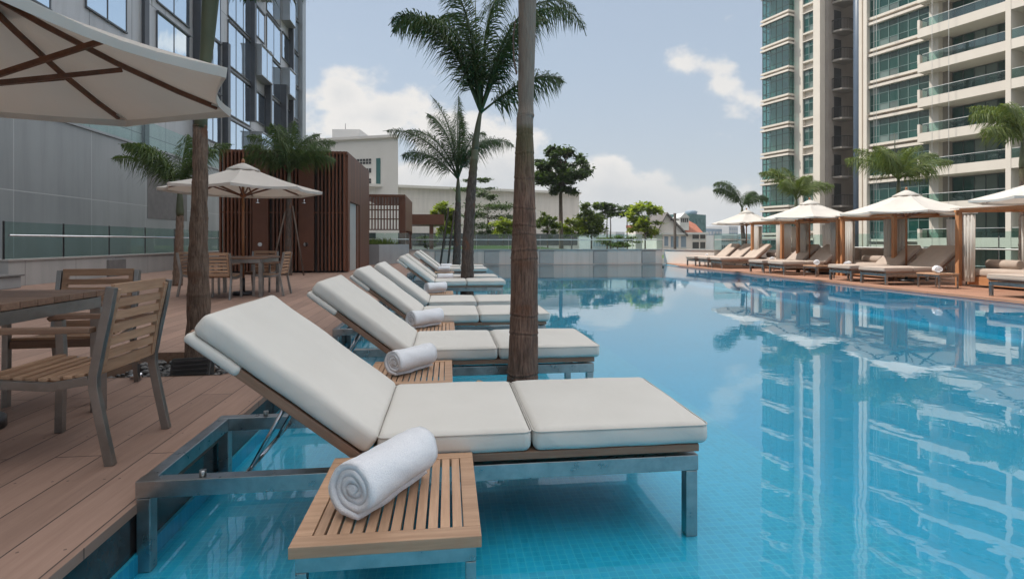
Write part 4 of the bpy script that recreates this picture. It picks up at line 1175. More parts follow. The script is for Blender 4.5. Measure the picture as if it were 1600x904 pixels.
# slender palm 11 m away: see below
palm('foxtail_palm', 'slender palm in the pool with a high dark crown left of the big trunk', (.39, 11.28, -.09),
     [(0, 0, 0), (0, 0, .15), (.02, 0, 1.2), (.09, 0, 2.3), (.17, 0, 3.1)], [.155, .14, .118, .098, .068], 'palm_bark_mid', 3,
     [(3.1, 178, 70, 168), (2.9, 166, 78, 158), (3.0, 196, 66, 150), (3.2, 240, 76, 140), (4.0, 4, 69, 172), (3.6, -8, 74, 165), (2.2, 14, 40, 90), (3.4, 120, 76, 110), (3.6, 60, 84, 100), (2.6, -45, 66, 130)],
     shaft=(.85, .066), seed=4, leaf_len=.62, n=64, spear=(2.6, -.10, 0), ring=3, width=.0125, tilt=(.12, 0), hang=1.4, bend=2)
palm('foxtail_palm', 'shorter pool palm with low grey-green crown and two black stakes at its foot', (.30, 19.6, -.09),
     [(0, 0, 0), (0, 0, .3), (.04, 0, 1.5), (.06, 0, 2.6)], [.17, .15, .125, .10], 'palm_bark_mid', 3,
     [(3.3, 183, 58, 82), (3.0, 168, 70, 90), (2.5, 200, 46, 90), (3.4, 95, 88, 30), (3.3, 80, 78, 50), (2.9, -5, 72, 140), (2.6, 14, 80, 130), (3.0, 240, 74, 84), (3.3, 150, 84, 40), (2.6, -60, 70, 110)],
     shaft=(.9, .09), seed=6, leaf_len=.62, n=62, ring=3, width=.0105, hang=1.4)
for i, (a, b) in enumerate((((-.32, 19.2, -.08), (.02, 19.55, 2.3)), ((-.05, 18.9, -.08), (.22, 19.45, 2.2)))):
    tag(MB().tube([a, b], .035, 8).build('support_stake', 'stake'), ('thin black leaning stake', 'second black leaning stake, right of its twin,')[i]+' at the foot of the shorter pool palm', 'stake', 'stakes of the shorter pool palm')
# palm in the deck opening
def left_palm():
    rng = random.Random(8)
    t = thing('foxtail_palm', 'palm in the deck opening by the floodlight, brown trunk before the near parasol', 'palm tree', (-1.955, 4.55, DZ-.09))
    ctrl = [(0, .125), (.05, .105), (.4, .086), (.97, .068), (1.42, .055), (1.95, .05)]
    rings = [.28, .62, .93, 1.22, 1.5, 1.74, 1.9]; P, Q = [], []; z = 0.
    while z < 1.95:
        for a, b in zip(ctrl, ctrl[1:]):
            if a[0] <= z <= b[0]: r = a[1]+(b[1]-a[1])*(z-a[0])/(b[0]-a[0]); break
        e = min(abs(z-q) for q in rings)
        r *= 1+.03*math.exp(-(e/.008)**2)-.02*math.exp(-((e-.02)/.012)**2)
        P.append((.004*z*z+.004*math.sin(5*z), 0, z)); Q.append(r); z += .011
    mb = MB().tube(P, Q, 36)
    mb.v = [(x*(1+.0)+.004*math.sin(z*21+5*math.atan2(y, x)), y+.003*math.sin(z*37), z) for x, y, z in mb.v]
    mb.build('trunk', 'palm_bark_left', t)
    MB().tube([(.015, 0, 1.93), (.02, 0, 2.0), (.028, 0, 2.12), (.045, 0, 2.35), (.07, 0, 2.65), (.09, 0, 2.95), (.10, 0, 3.2)], [.05, .046, .041, .040, .05, .06, .05], 18).build('crownshaft', 'palm_stem', t)
    for i, (ln, az, el, dr) in enumerate([(1.05, 8, 56, 150), (1.0, 172, 56, 150), (1.8, 60, 66, 80), (1.8, 120, 62, 80), (1.7, 240, 66, 90), (1.7, 300, 64, 90), (1.8, 0, 80, 80), (1.8, 200, 80, 80), (1.2, 90, 50, 110)]):
        mb, mt = frond(ln, R(az), R(el), R(dr), rng, .30, 40, 3, .014)
        mb.build('frond', mt, t, loc=(.09, 0, 2.95+.02*i))
left_palm()
palm('foxtail_palm', 'low leafy palm half hidden behind the deck palm trunk, by the grey wall', (-5.75, 12.4, DZ),
     [(0, 0, 0), (.03, 0, .8), (.05, 0, 1.5)], [.10, .085, .07], 'palm_bark_left', 2,
     [(1.65, 182, 46, 66), (1.6, 160, 66, 70), (1.5, 205, 66, 80), (1.6, 95, 80, 50), (1.6, 20, 74, 90), (1.4, -15, 76, 110), (1.5, 240, 64, 80)], mat='palm_leaf_shade',
     shaft=(.6, .07), seed=9, leaf_len=.42, n=44, width=.0105, hang=1.3)
palm('foxtail_palm', 'bushy young palm with a staked grey trunk before the slatted pavilion', (-4.45, 15.9, DZ),
     [(0, 0, 0), (.0, 0, .9), (.02, 0, 2.15)], [.10, .085, .065], 'palm_bark_mid', 2,
     [(1.7, 178, 70, 92), (1.7, 150, 82, 70), (1.5, 200, 58, 90), (1.8, 92, 86, 40), (1.8, 10, 68, 100), (1.6, -20, 60, 110), (1.7, 40, 80, 80), (1.7, 250, 76, 70), (1.4, 185, 44, 90), (1.5, 5, 50, 100), (1.7, 130, 84, 50)], mat='palm_leaf_shade',
     shaft=(.75, .07), seed=12, leaf_len=.48, n=44, ring=3, width=.0105, hang=1.3)
for i, (a, b) in enumerate((((-4.85, 15.6, DZ), (-4.52, 15.86, 1.95)), ((-3.98, 15.7, DZ), (-4.34, 15.9, 2.1)))):
    tag(MB().tube([a, b], .022, 8).build('support_stake', 'bark'), ('leaning wooden stake left of the', 'leaning wooden stake right of the')[i]+' staked young palm trunk by the pavilion', 'stake', 'stakes of the young palm')
# sun deck palms
palm('foxtail_palm', 'small palm with one long drooping frond, behind the farthest parasol', (13.62, 23.8, RZ),
     [(0, 0, -.05), (0, 0, 1.0), (-.08, 0, 1.9)], [.12, .10, .08], 'palm_bark_mid', 2,
     [(2.35, 190, 70, 128), (1.9, 178, 60, 100), (1.55, -2, 56, 118), (1.5, 20, 74, 120)], shaft=(.75, .08), seed=15, leaf_len=.48, n=50, width=.013, hang=1.4)
palm('foxtail_palm', 'full green palm behind the parasol second from the far end of the sun deck', (14.5, 21.2, RZ),
     [(0, 0, -.05), (0, 0, 1.0), (-.04, 0, 2.1)], [.12, .10, .085], 'palm_bark_mid', 2,
     [(2.2, 184, 62, 92), (1.9, 165, 74, 80), (1.9, 210, 50, 90), (1.8, 2, 62, 115), (1.7, 24, 74, 100), (1.7, -30, 50, 95), (1.8, 95, 80, 60), (1.6, 250, 60, 80)], mat='palm_leaf_light',
     shaft=(.75, .085), seed=16, leaf_len=.52, n=48, width=.0115, ring=3, hang=1.3)
palm('foxtail_palm', 'sunlit wide palm rising behind the large bright parasol before the tower', (14.55, 16.1, RZ),
     [(0, 0, -.05), (0, 0, 1.2), (0, 0, 2.35)], [.10, .085, .07], 'palm_bark_mid', 2,
     [(2.0, 178, 40, 62), (1.8, 150, 62, 70), (1.8, 205, 55, 75), (1.9, 4, 62, 100), (1.8, 30, 70, 85), (1.7, -25, 45, 80), (1.6, 90, 76, 60), (1.7, 250, 60, 75), (1.6, 10, 35, 75), (1.6, 190, 68, 70)], mat='palm_leaf_light',
     shaft=(.75, .075), seed=18, leaf_len=.52, n=44, width=.010, ring=3, hang=1.5, spear=(1.5, -.12, 0))
palm('foxtail_palm', 'palm at the right edge of the picture, fronds hanging above the last parasol', (14.45, 12.15, RZ),
     [(0, 0, -.05), (0, 0, 1.2), (0, 0, 2.9)], [.11, .09, .075], 'palm_bark_mid', 2,
     [(1.7, 178, 52, 92), (1.6, 155, 66, 80), (1.7, 200, 60, 95), (1.6, 185, 30, 70), (1.6, 0, 50, 90), (1.6, 60, 70, 80), (1.6, 300, 60, 80), (1.5, 100, 74, 70)], mat='palm_leaf_light',
     shaft=(.75, .08), seed=20, leaf_len=.46, n=46, width=.0105, ring=3, hang=1.4)

# ------------------------------------------------------------------ garden trees beyond the pool wall
def garden_tree(px, d, ytop, ybot, w, mat, label, seed, base_y=None, **kw):
    top = survey(px, ytop, d); bot = survey(px, ybot, d); rw = w/850*d/2
    base = Vector((top.x, top.y, .5)); cz = (top.z+bot.z)/2-base.z; rz = (top.z-bot.z)/2
    name = kw.pop('name', 'garden_tree')
    kw['nleaf'] = int(kw.get('nleaf', 1500)*1.7); kw['lsize'] = kw.get('lsize', .3)*1.05; kw['nclump'] = int(kw.get('nclump', 16)*2.2); kw.setdefault('spread', .42)
    return tree(name, label, base, cz+rz, (0, 0, cz, rw, rw*.9, rz), mat, 'trees in the garden beyond the pool', seed, **kw)
garden_tree(694, 44, 312, 372, 44, 'leaf_bright', 'narrow bright yellow-green tree left of the slender palm trunks', 21, nclump=22, nleaf=2600, lsize=.34, trunk_r=.07)
garden_tree(762, 46, 300, 366, 86, 'leaf_dark', 'dark tree with flat layered branches right of the slender palm trunks', 22, nleaf=2600, lsize=.26, trunk_r=.08,
            tiers=[(4.55, .9, 5), (3.7, 1.9, 9), (2.9, 2.2, 10), (2.1, 2.1, 8), (1.5, 1.6, 6)])
garden_tree(742, 50, 272, 300, 62, 'leaf_dark', 'second flat-topped dark tree, its crown just above the long white building', 23, nleaf=1000, lsize=.26, trunk_r=.07,
            tiers=[(6.3, 1.2, 5), (5.5, 1.9, 8)])
garden_tree(786, 43, 338, 372, 40, 'leaf_bright', 'low bright bush just left of the big palm trunk', 24, nclump=12, nleaf=900, lsize=.32, trunk_r=.05)
garden_tree(877, 43, 224, 310, 96, 'leaf_dark', 'tallest broad dark tree just right of the big palm trunk', 25, nclump=30, nleaf=4600, lsize=.40, trunk_r=.17, spread=.30)
garden_tree(856, 42, 328, 374, 40, 'leaf_mid', 'thin yellow-green tree right beside the big palm trunk', 26, nclump=12, nleaf=900, lsize=.3, trunk_r=.05)
garden_tree(893, 44, 338, 374, 50, 'leaf_bright', 'low bright green tree under the tallest dark tree', 27, nclump=14, nleaf=1200, lsize=.32, trunk_r=.05)
garden_tree(924, 45, 310, 374, 52, 'leaf_mid', 'tall leafy green tree at the right end of the long white building', 28, nclump=20, nleaf=2000, lsize=.36, trunk_r=.07)
garden_tree(950, 48, 314, 346, 50, 'leaf_dark', 'dark umbrella-shaped tree on slim stems, centre of the garden', 29, nclump=14, nleaf=1600, lsize=.28, trunk_r=.06, stems=2)
garden_tree(980, 49, 318, 342, 44, 'leaf_dark', 'second dark flat-crowned tree, just right of the umbrella-shaped one', 30, nclump=12, nleaf=1100, lsize=.28, trunk_r=.06)
garden_tree(1008, 44, 313, 374, 66, 'leaf_bright', 'loose bright green tree with big leaves beside the tiled house', 31, nclump=15, nleaf=900, lsize=.50, trunk_r=.06, spread=.36)
garden_tree(668, 40, 366, 388, 40, 'leaf_mid', 'low round shrub beneath the flat brown canopy', 32, nclump=10, nleaf=900, lsize=.24, trunk_r=.04, name='garden_shrub')
garden_tree(965, 40, 366, 388, 70, 'leaf_mid', 'low spreading shrub seen through the glass right of the lawn mound', 33, nclump=14, nleaf=1200, lsize=.22, trunk_r=.04, name='garden_shrub')

# ------------------------------------------------------------------ buildings behind
def block(name, label, corners, z0, z1, mat, cat='building'):
    t = thing(name, label, cat, (0, 0, 0))
    MB().prism(corners, z0, z1).build('wall', mat, t); return t
def P2(px, d): v = survey(px, 377, d); return (v.x, v.y)
def quad(pa, da, pb_, db, depth):
    a, b = Vector(P2(pa, da)), Vector(P2(pb_, db)); n = Vector((-(b-a).y, (b-a).x)).normalized()*depth
    return [tuple(a), tuple(b), tuple(b+n), tuple(a+n)]
lw = quad(560, 62, 905, 73, 30)
zt = HC+86/850*62.5
t = block('long_white_building', 'long low windowless pale building behind the garden trees', lw, -9, zt, 'long_panel')
def wall_quad(q, u0, u1, out=.02):
    a, b = Vector(q[0]), Vector(q[1]); v = b-a; n = Vector((v.y, -v.x)).normalized()*out
    return a+v*u0+n, a+v*u1+n
a, b = wall_quad(lw, .0, 1., .25); MB().bar((a.x, a.y, zt+.1), (b.x, b.y, zt+.1), .7, .3).build('parapet_cap', 'white_render', t)
a, b = wall_quad(lw, .02, .99, .01); MB().bar((a.x, a.y, 1.35), (b.x, b.y, 1.35), .1, 1.5).build('dark_glazing', 'dark_opening', t)
ub = [P2(430, 66), P2(622, 62), P2(620, 92), P2(432, 96)]; zu = HC+163/850*62
t = block('tall_white_building', 'taller pale building with slot windows behind the slatted pavilion', ub, -9, zu, 'white_render')
a, b = wall_quad(ub, .0, 1., .05); MB().bar((a.x, a.y, zu+.1), (b.x, b.y, zu+.1), .5, .3).build('parapet_cap', 'rosy_render', t)
def on_wall(q, px0, px1, d_lo):
    # parameters along wall for two bearings
    res = []
    a, b = Vector(q[0]), Vector(q[1])
    for px in (px0, px1):
        k = (px-800)/850; dx, dy = FX+k*FY, FY-k*FX
        v = b-a; u = (a.y*dx-a.x*dy)/(v.x*dy-v.y*dx); res.append(u)
    return res
u0, u1 = on_wall(ub, 588, 594.5, 0); a, b = wall_quad(ub, u0, u1, .02)
zc = lambda y, d: HC-(y-377)/850*d
MB().bar((a.x, a.y, (zc(247, 62.5)+zc(290, 62.5))/2), (b.x, b.y, (zc(247, 62.5)+zc(290, 62.5))/2), .06, zc(247, 62.5)-zc(290, 62.5)).build('strip_window', 'teal_net', t)
for r_, yy in enumerate((250, 254.6, 265, 268.5, 281, 285)):
    v_ = MB()
    for k in range(7):
        u0, u1 = on_wall(ub, 549+4.6*k, 549+4.6*k+3.3, 0); a, b = wall_quad(ub, u0, u1, .02)
        z = zc(yy, 63); MB.bar(v_, (a.x, a.y, z), (b.x, b.y, z), .06, .25)
    v_.build('vent_row', 'dark_opening', t)
rb = quad(519, 74, 562, 74, 5)
t = block('rooftop_plant_room', 'pale lilac plant room on the roof of the taller pale building', rb, zu-1, HC+175/850*74, 'city_pale', 'rooftop room')
c = survey(534, 203, 74.5); MB().tube([(c.x+.3, c.y+1, c.z-.2), (c.x+.3, c.y+1, c.z+1.1)], .04, 6).build('antenna', 'dark_steel', t)

# tiled villa
hx = thing('tiled_villa', 'pale villa with a red tiled roof and white dormer beyond the glass balustrade', 'house', (0, 0, 0))
D = 70.; S = D/850
o_ = survey(1026, 377, D); UX, UY = FY, -FX         # u = to the right of view, v = away
def hp(u, v, z): return (o_.x+u*UX+v*FX, o_.y+u*UY+v*FY, z)
def hbox(mb, u0, u1, v0, v1, z0, z1):
    vs = [hp(u, v, z) for z in (z0, z1) for u, v in ((u0, v0), (u1, v0), (u1, v1), (u0, v1))]
    mb.add(vs, [(0,3,2,1),(4,5,6,7),(0,1,5,4),(1,2,6,5),(2,3,7,6),(3,0,4,7)]); return mb
Wd = 77*S; ze = zc(363, D); zp = zc(333, D)
hbox(MB(), 0, Wd, 0, 9, -9, ze).build('wall', 'rosy_render', hx)
pk = 15*S; 
g = MB(); g.add([hp(0, 0, ze), hp(44*S, 0, ze), hp(pk, 0, zp), hp(0, 8, ze), hp(44*S, 8, ze), hp(pk, 8, zp)], [(0,1,2),(3,5,4)]); g.f = [(0,1,2),(3,5,4),(0,3,4,1)]; g.sm = [False]*3; g.build('gable', 'white_render', hx)
rf = MB()
for (a_, b_) in (((-3*S, ze-.2), (pk, zp+.12)), ((pk, zp+.12), (47*S, ze-.25))):
    (ua, za), (ub_, zb_) = a_, b_
    rf.add([hp(ua, -.5, za), hp(ub_, -.5, zb_), hp(ub_, 8.5, zb_), hp(ua, 8.5, za), hp(ua, -.5, za-.25), hp(ub_, -.5, zb_-.25), hp(ub_, 8.5, zb_-.25), hp(ua, 8.5, za-.25)],
           [(0,1,2,3),(7,6,5,4),(0,4,5,1),(1,5,6,2),(2,6,7,3),(3,7,4,0)])
rf.build('roof', 'grey_roof', hx)
r2 = MB(); r2.add([hp(38*S, 1.2, ze-.1), hp(79*S, 1.2, ze-.1), hp(76*S, 3.6, zc(349, D)), hp(62*S, 5., zc(338, D)), hp(38*S, 5., zc(338, D)), hp(79*S, 9.3, ze-.1), hp(38*S, 9.3, ze-.1)],
       [(0,1,2,3,4),(1,5,2),(2,5,3),(3,5,6,4),(0,4,6)]); r2.build('tiled_roof', 'roof_tile', hx)
hbox(MB(), -2*S, 80*S, -.4, 9.2, ze-.28, ze-.04).build('eaves', 'frame_white', hx)
dm = hbox(MB(), 38*S, 52*S, .4, 3.5, ze+.3, zc(340, D)).build('dormer', 'frame_white', hx)
MB().add([hp(37*S, .2, zc(340, D)), hp(53*S, .2, zc(340, D)), hp(45*S, .2, zc(332, D)), hp(37*S, 4, zc(340, D)), hp(53*S, 4, zc(340, D)), hp(45*S, 4, zc(332, D))], [(0,1,2),(3,5,4),(0,2,5,3),(1,4,5,2),(0,3,4,1)]).build('pediment', 'frame_white', dm)
wn = MB()
for k in range(4): hbox(wn, (39.6+3*k)*S, (41.6+3*k)*S, .37, .45, zc(347, D), zc(341, D))
wn.build('dormer_window', 'dark_opening', dm)
for (u0, u1, y0, y1) in ((56, 66, 366, 373), (68, 76, 366, 373), (56, 66, 378, 388), (68, 76, 378, 388), (12, 18, 369, 384), (22, 34, 369, 386), (38, 46, 369, 386)):
    f_ = hbox(MB(), u0*S, u1*S, -.03, .02, zc(y1, D), zc(y0, D)).build('window', 'dark_opening' if u0 > 50 else 'city_blue', hx)
    hbox(MB(), (u0-.6)*S, (u1+.6)*S, -.12, .0, zc(y1, D)-.16, zc(y1, D)-.02).build('sill', 'frame_white', f_)
s_ = thing('small_red_roof', 'small red tiled roof glimpsed under the loose bright green tree', 'house', (0, 0, 0))
o_ = survey(989, 377, 66.); S = 66/850
MB().add([hp(0, 0, zc(351, 66)), hp(14*S, -2, zc(360, 66)), hp(14*S, 4, zc(359, 66)), hp(0, 4, zc(350.5, 66)), hp(0, 0, zc(355, 66)), hp(14*S, -2, zc(361, 66)), hp(14*S, 4, zc(361, 66)), hp(0, 4, zc(355, 66))],
    [(0,1,2,3),(7,6,5,4),(0,4,5,1),(1,5,6,2),(2,6,7,3),(3,7,4,0)]).build('roof', 'roof_tile', s_)
hbox(MB(), .2, 13*S, -.5, 4, -9, zc(361.5, 66)).build('wall', 'rosy_render', s_)
p0 = survey(1054.5, 392, 60); 
u_ = thing('utility_pole', 'dark utility pole with cross arm in front of the tiled villa', 'pole', (p0.x, p0.y, -9))
MB().tube([(0, 0, 0), (0, 0, 9+zc(333, 60))], .16, 8).build('shaft', 'stake', u_)
MB().bar((-.5, 0, 8.6+zc(338, 60)), (.5, 0, 8.6+zc(338, 60)), .08, .1).build('cross_arm', 'stake', u_)
# far city
def city(name, label, px0, px1, d, ytop, mat, wmat, rows, cols, cat='tower block', depth=18):
    q = quad(px0, d, px1, d+6, depth); z1 = zc(ytop, d)
    t = block(name, label, q, -9, z1, mat, cat)
    for r_ in range(rows):
        z = z1-(r_+.75)*(z1+7)/rows; m = MB(); hh = (z1+7)/rows*.5
        for c_ in range(cols):
            a, b = wall_quad(q, (c_+.22)/cols, (c_+.80)/cols, .05); m.bar((a.x, a.y, z), (b.x, b.y, z), .1, hh)
        m.build('window_row', wmat, t)
    return t, q, z1
t, q, z1 = city('netted_tower', 'dark teal netted tower behind the tiled villa', 1076, 1103, 150, 334, 'teal_net', 'teal_net', 6, 5)
cc = survey(1092, 330, 155); MB().tube([(cc.x, cc.y+5, z1), (cc.x, cc.y+5, z1+1.2), (cc.x, cc.y+5, z1+1.5)], [1.6, 1.8, 1.0], 10).build('water_tank', 'city_blue', t)
city('office_block', 'bluish distant block just right of the tiled villa', 1102, 1128, 170, 357, 'city_blue', 'city_pale', 7, 5)
city('apartment_block', 'low pale distant block with rows of dark windows', 1127, 1152, 160, 367, 'city_pale', 'dark_opening', 5, 8)
city('pale_tower', 'faint pale tower far behind the farthest parasol', 1139, 1153, 260, 353, 'city_pale', 'city_blue', 8, 4)
city('distant_block', 'small faint block between the garden tree stems', 962, 976, 240, 362, 'city_pale', 'city_blue', 6, 4)
city('distant_block', 'wide faint white block low behind the garden tree stems', 926, 960, 200, 371, 'city_pale', 'city_blue', 3, 8)
city('distant_block', 'low grey block far behind the sun deck wall', 1152, 1200, 220, 366, 'city_pale', 'city_blue', 5, 9)

# ------------------------------------------------------------------ apartment towers on the right
TA = R(-72.)
P0 = survey(1452, 377, 42.5)
FP = 2.7; ZF = 14.2
def tower_frame(name, label):
    return thing(name, label, 'apartment tower', (P0.x, P0.y, 0), TA)
def win_strip(t, u0, u1, y, z0, z1, cols, pane='green_glass', frame='frame_soft', mid=True):
    fr = MB(); w = (u1-u0)/cols
    for i in range(cols+1): fr.box(u0+w*i-.028, u0+w*i+.028, y-.06, y+.02, z0, z1)
    for z in ([z0+.02, z0+(z1-z0)*.30, z0+(z1-z0)*.74, z1-.02] if mid else [z0+.02, z1-.02]): fr.box(u0, u1, y-.05, y+.015, z-.025, z+.025)
    f = fr.build('window', frame, t)
    pn = MB()
    for i in range(cols):
        zs = [z0, z0+(z1-z0)*.30, z0+(z1-z0)*.74, z1] if mid else [z0, z1]
        for a, b in zip(zs, zs[1:]): pn.box(u0+w*i+.036, u0+w*(i+1)-.036, y-.02, y+.01, a+.026, b-.026)
    pn.build('pane', pane, f)
# tower with balconies
tb_ = tower_frame('balcony_tower', 'tall cream apartment tower with green glass and long balconies at the right edge')
MB().box(-4.62, 12.6, 1.32, 14, -9, 40).build('core', 'tower_render', tb_)
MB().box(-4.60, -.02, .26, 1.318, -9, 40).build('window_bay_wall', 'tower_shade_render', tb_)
for u0, u1, y0 in ((-4.92, -4.62, -.35), (-.02, .62, .02), (5.22, 5.52, -1.02), (10.9, 11.4, -1.02)):
    MB().box(u0, u1, y0, 1.319, -9, 40).build('pier', 'tower_render', tb_)
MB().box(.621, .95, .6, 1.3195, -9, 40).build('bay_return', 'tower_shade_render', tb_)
for k in range(-6, 8):
    z = ZF+FP*k
    for a, b, y in ((z-.06, z+.16, -.22), (z+.40, z+.60, -.16)):
        MB().box(-4.615, -.025, y, .255, a, b).build('sill_band', 'tower_render', tb_)
    if k < 7:
        win_strip(tb_, -4.6, -.05, .14, z+.62, z+FP-.08, 6)
        for u0, u1 in ((-.30, 5.215), (5.525, 10.895)):
            bl_ = MB().box(u0, u1, -1.0, 1.317, z, z+.16).box(u0, u1, -1.0, -.86, z+.161, z+.68).build('balcony', 'tower_render', tb_)
            if u0 < 0: MB().box(u0, u0+.14, -.855, .018, z+.161, z+1.35).box(u0-.01, u0+.16, -1.01, -.856, z+.681, z+1.38).build('end_wall', 'tower_render', bl_)
            rl_ = MB().box(max(u0, .0)+.02, u1-.01, -.945, -.925, z+.682, z+1.32).build('rail_glass', 'bay_glass', bl_)
            MB().tube([(max(u0, .0)+.02, -.935, z+1.345), (u1-.01, -.935, z+1.345)], .025, 6).build('handrail', 'frame_white', bl_)
            win_strip(tb_, max(u0, .96), u1, 1.29, z+.17, z+FP-.05, 6, mid=False, frame='frame_teal')
for u in (.9, 2.0, -3.4, -3.2):
    MB().tube([(u, -1.35, -4), (u, -1.35, 33)], .016, 5).build('rope', 'rope', tb_)
# slender tower on the left with bay windows
ta_ = tower_frame('bay_window_tower', 'cream apartment tower with stacked green glass bay windows, seen beside the sky')
MB().box(-14.6, -8.95, .02, 12, -9, 40).build('core', 'tower_render', ta_)
MB().box(-11.62, -10.72, -.32, .0185, -9, 40).build('pier', 'tower_render', ta_)
MB().box(-9.62, -8.94, -.32, .0185, -9, 40).build('pier', 'tower_render', ta_)
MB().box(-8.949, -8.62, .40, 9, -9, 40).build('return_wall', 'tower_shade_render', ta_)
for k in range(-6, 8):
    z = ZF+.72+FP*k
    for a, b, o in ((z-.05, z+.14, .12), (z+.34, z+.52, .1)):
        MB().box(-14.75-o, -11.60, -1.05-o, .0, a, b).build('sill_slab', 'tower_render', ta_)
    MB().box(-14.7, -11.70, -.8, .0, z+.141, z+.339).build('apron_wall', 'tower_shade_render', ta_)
    # glazed bay
    f_ = MB(); g_ = MB()
    us = [-14.7, -14.25, -13.75, -13.1, -12.4, -11.66]
    for u in us: f_.box(u-.03, u+.03, -1.02, -.96, z+.525, z+FP-.055)
    for y in (-.5, -.02): f_.box(-14.73, -14.67, y-.03, y+.01, z+.525, z+FP-.055); f_.box(-11.69, -11.63, y-.03, y+.01, z+.525, z+FP-.055)
    for zz in (z+.56, z+1.05, z+2.1, z+FP-.09):
        f_.box(-14.7, -11.66, -1.015, -.965, zz-.025, zz+.025); f_.box(-14.725, -14.675, -.96, -.0, zz-.025, zz+.025); f_.box(-11.685, -11.635, -.96, 0, zz-.025, zz+.025)
    fo = f_.build('bay_window', 'frame_teal', ta_)
    for a, b in zip(us, us[1:]): g_.box(a+.031, b-.031, -.995, -.985, z+.55, z+FP-.10)
    g_.box(-14.705, -14.695, -.955, -.04, z+.55, z+FP-.1); g_.box(-11.665, -11.655, -.955, -.04, z+.55, z+FP-.1)
    g_.build('pane', 'bay_glass', fo)
    MB().box(-13.2, -12.55, -.02, .016, z+.55, z+2.0).build('inner_door', 'city_pale', fo)
    MB().box(-14.6, -11.7, .002, .0175, z+.526, z+FP-.1).build('room_wall', 'inner_pale', fo)
    win_strip(ta_, -10.68, -9.66, -.10, z+.75, z+FP-.25, 2)
    MB().box(-10.715, -9.625, -.30, .018, z+.50, z+.66).build('window_sill', 'tower_render', ta_)
    MB().box(-10.715, -9.625, -.30, .018, z+FP-.2, z+FP-.12).build('window_head', 'tower_render', ta_)
    # small curved balcony on the return wall
    pl = [(-8.619, .9), (-8.35, .8), (-7.75, 1.0), (-7.45, 1.6), (-7.45, 2.6), (-8.619, 2.8)]
    b_ = MB().prism(pl, z+.15, z+.32).build('balcony', 'tower_shade_render', ta_)
    rr_ = MB()
    path = [Vector((*p_, 0)) for p_ in pl[:-1]]
    for p_, q_ in zip(path, path[1:]):
        n_ = max(2, int((q_-p_).length/.13))
        for i in range(n_):
            c_ = p_.lerp(q_, i/n_); rr_.bar((c_.x, c_.y, z+.321), (c_.x, c_.y, z+1.25), .025, .025, (1, 0, 0))
        rr_.bar((p_.x, p_.y, z+1.27), (q_.x, q_.y, z+1.27), .05, .05)
    rr_.build('railing', 'black_plastic', b_)
    MB().box(-8.618, -8.60, 1.2, 2.2, z+.325, z+2.4).build('balcony_door', 'dark_opening', b_)
# link core between the towers
lk = tower_frame('link_core', 'dark recessed core with a blue-grey drainpipe column between the two cream towers')
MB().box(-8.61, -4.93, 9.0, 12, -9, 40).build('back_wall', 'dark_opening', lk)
MB().tube([(-6.3, 1.2, -9), (-6.3, 1.2, 40)], .42, 20).build('pipe_column', 'blue_pipe', lk)
MB().box(-5.72, -5.45, .3, 6, -9, 40).build('fin_wall', 'tower_render', lk)
for k in range(-6, 8):
    z = ZF+FP*k
    MB().box(-5.445, -4.925, .9, 4.5, z+.1, z+.25).build('service_ledge', 'tower_shade_render', lk)
    MB().box(-5.444, -4.926, 1.0, 1.03, z+.27, z+1.0).build('louvre', 'vent_grey', lk)
    MB().box(-5.35, -5.02, 1.3, 1.9, z+.26, z+.9).build('condenser', 'city_pale', lk)
MB().box(-5.44, -4.93, 4.55, 5.2, -9, 40).build('inner_wall', 'tower_shade_render', lk)

# ------------------------------------------------------------------ humid air
hm = bpy.data.materials.new('haze'); hm.use_nodes = True; M['haze'] = hm
hm.node_tree.nodes.remove(hm.node_tree.nodes['Principled BSDF'])
hv = N(hm.node_tree, 'ShaderNodeVolumePrincipled'); hv.inputs['Density'].default_value = .0006
hv.inputs['Color'].default_value = (.90, .93, .96, 1); hv.inputs['Anisotropy'].default_value = .15
L(hm.node_tree, hv.outputs[0], hm.node_tree.nodes['Material Output'].inputs['Volume'])
tag(MB().box(-1200, 1200, -1200, 1200, -10.4, 41).build('haze', 'haze'), 'thin pale humid haze over the whole place', 'haze', None, 'stuff')

# ------------------------------------------------------------------ sky, sun, camera
CLOUD = (1.37, .62, .1)
SUN_AZ = Vector((-.93, .37)).normalized(); SUN_EL = R(52)
w = bpy.data.worlds.new('World'); sc.world = w; w.use_nodes = True
nt = w.node_tree; bg = nt.nodes['Background']
sky = N(nt, 'ShaderNodeTexSky', sky_type='NISHITA'); sky.sun_disc = False
sky.sun_elevation = SUN_EL; sky.sun_rotation = math.atan2(SUN_AZ.x, SUN_AZ.y)
sky.air_density = 1.2; sky.dust_density = 2.2; sky.ozone_density = 1.5
tc = N(nt, 'ShaderNodeTexCoord')
sp = N(nt, 'ShaderNodeSeparateXYZ'); L(nt, tc.outputs['Generated'], sp.inputs[0])
def mr(v, a, b, c=0., d_=1., smooth=True):
    n = N(nt, 'ShaderNodeMapRange', interpolation_type='SMOOTHSTEP' if smooth else 'LINEAR')
    for i, x in zip((1, 2, 3, 4), (a, b, c, d_)): n.inputs[i].default_value = x
    L(nt, v, n.inputs[0]); return n.outputs[0]
def math_(op, a, b=None):
    n = N(nt, 'ShaderNodeMath', operation=op)
    for i, x in enumerate((a, b)):
        if x is None: continue
        if isinstance(x, (int, float)): n.inputs[i].default_value = x
        else: L(nt, x, n.inputs[i])
    return n.outputs[0]
el = sp.outputs['Z']
base = mix(nt, .78, sky.outputs[0], ramp(nt, el, [(0., (4.2, 4.45, 4.7)), (.12, (3.8, 4.25, 4.8)), (.3, (3.4, 4.05, 4.85)), (.6, (2.9, 3.55, 4.55))]))
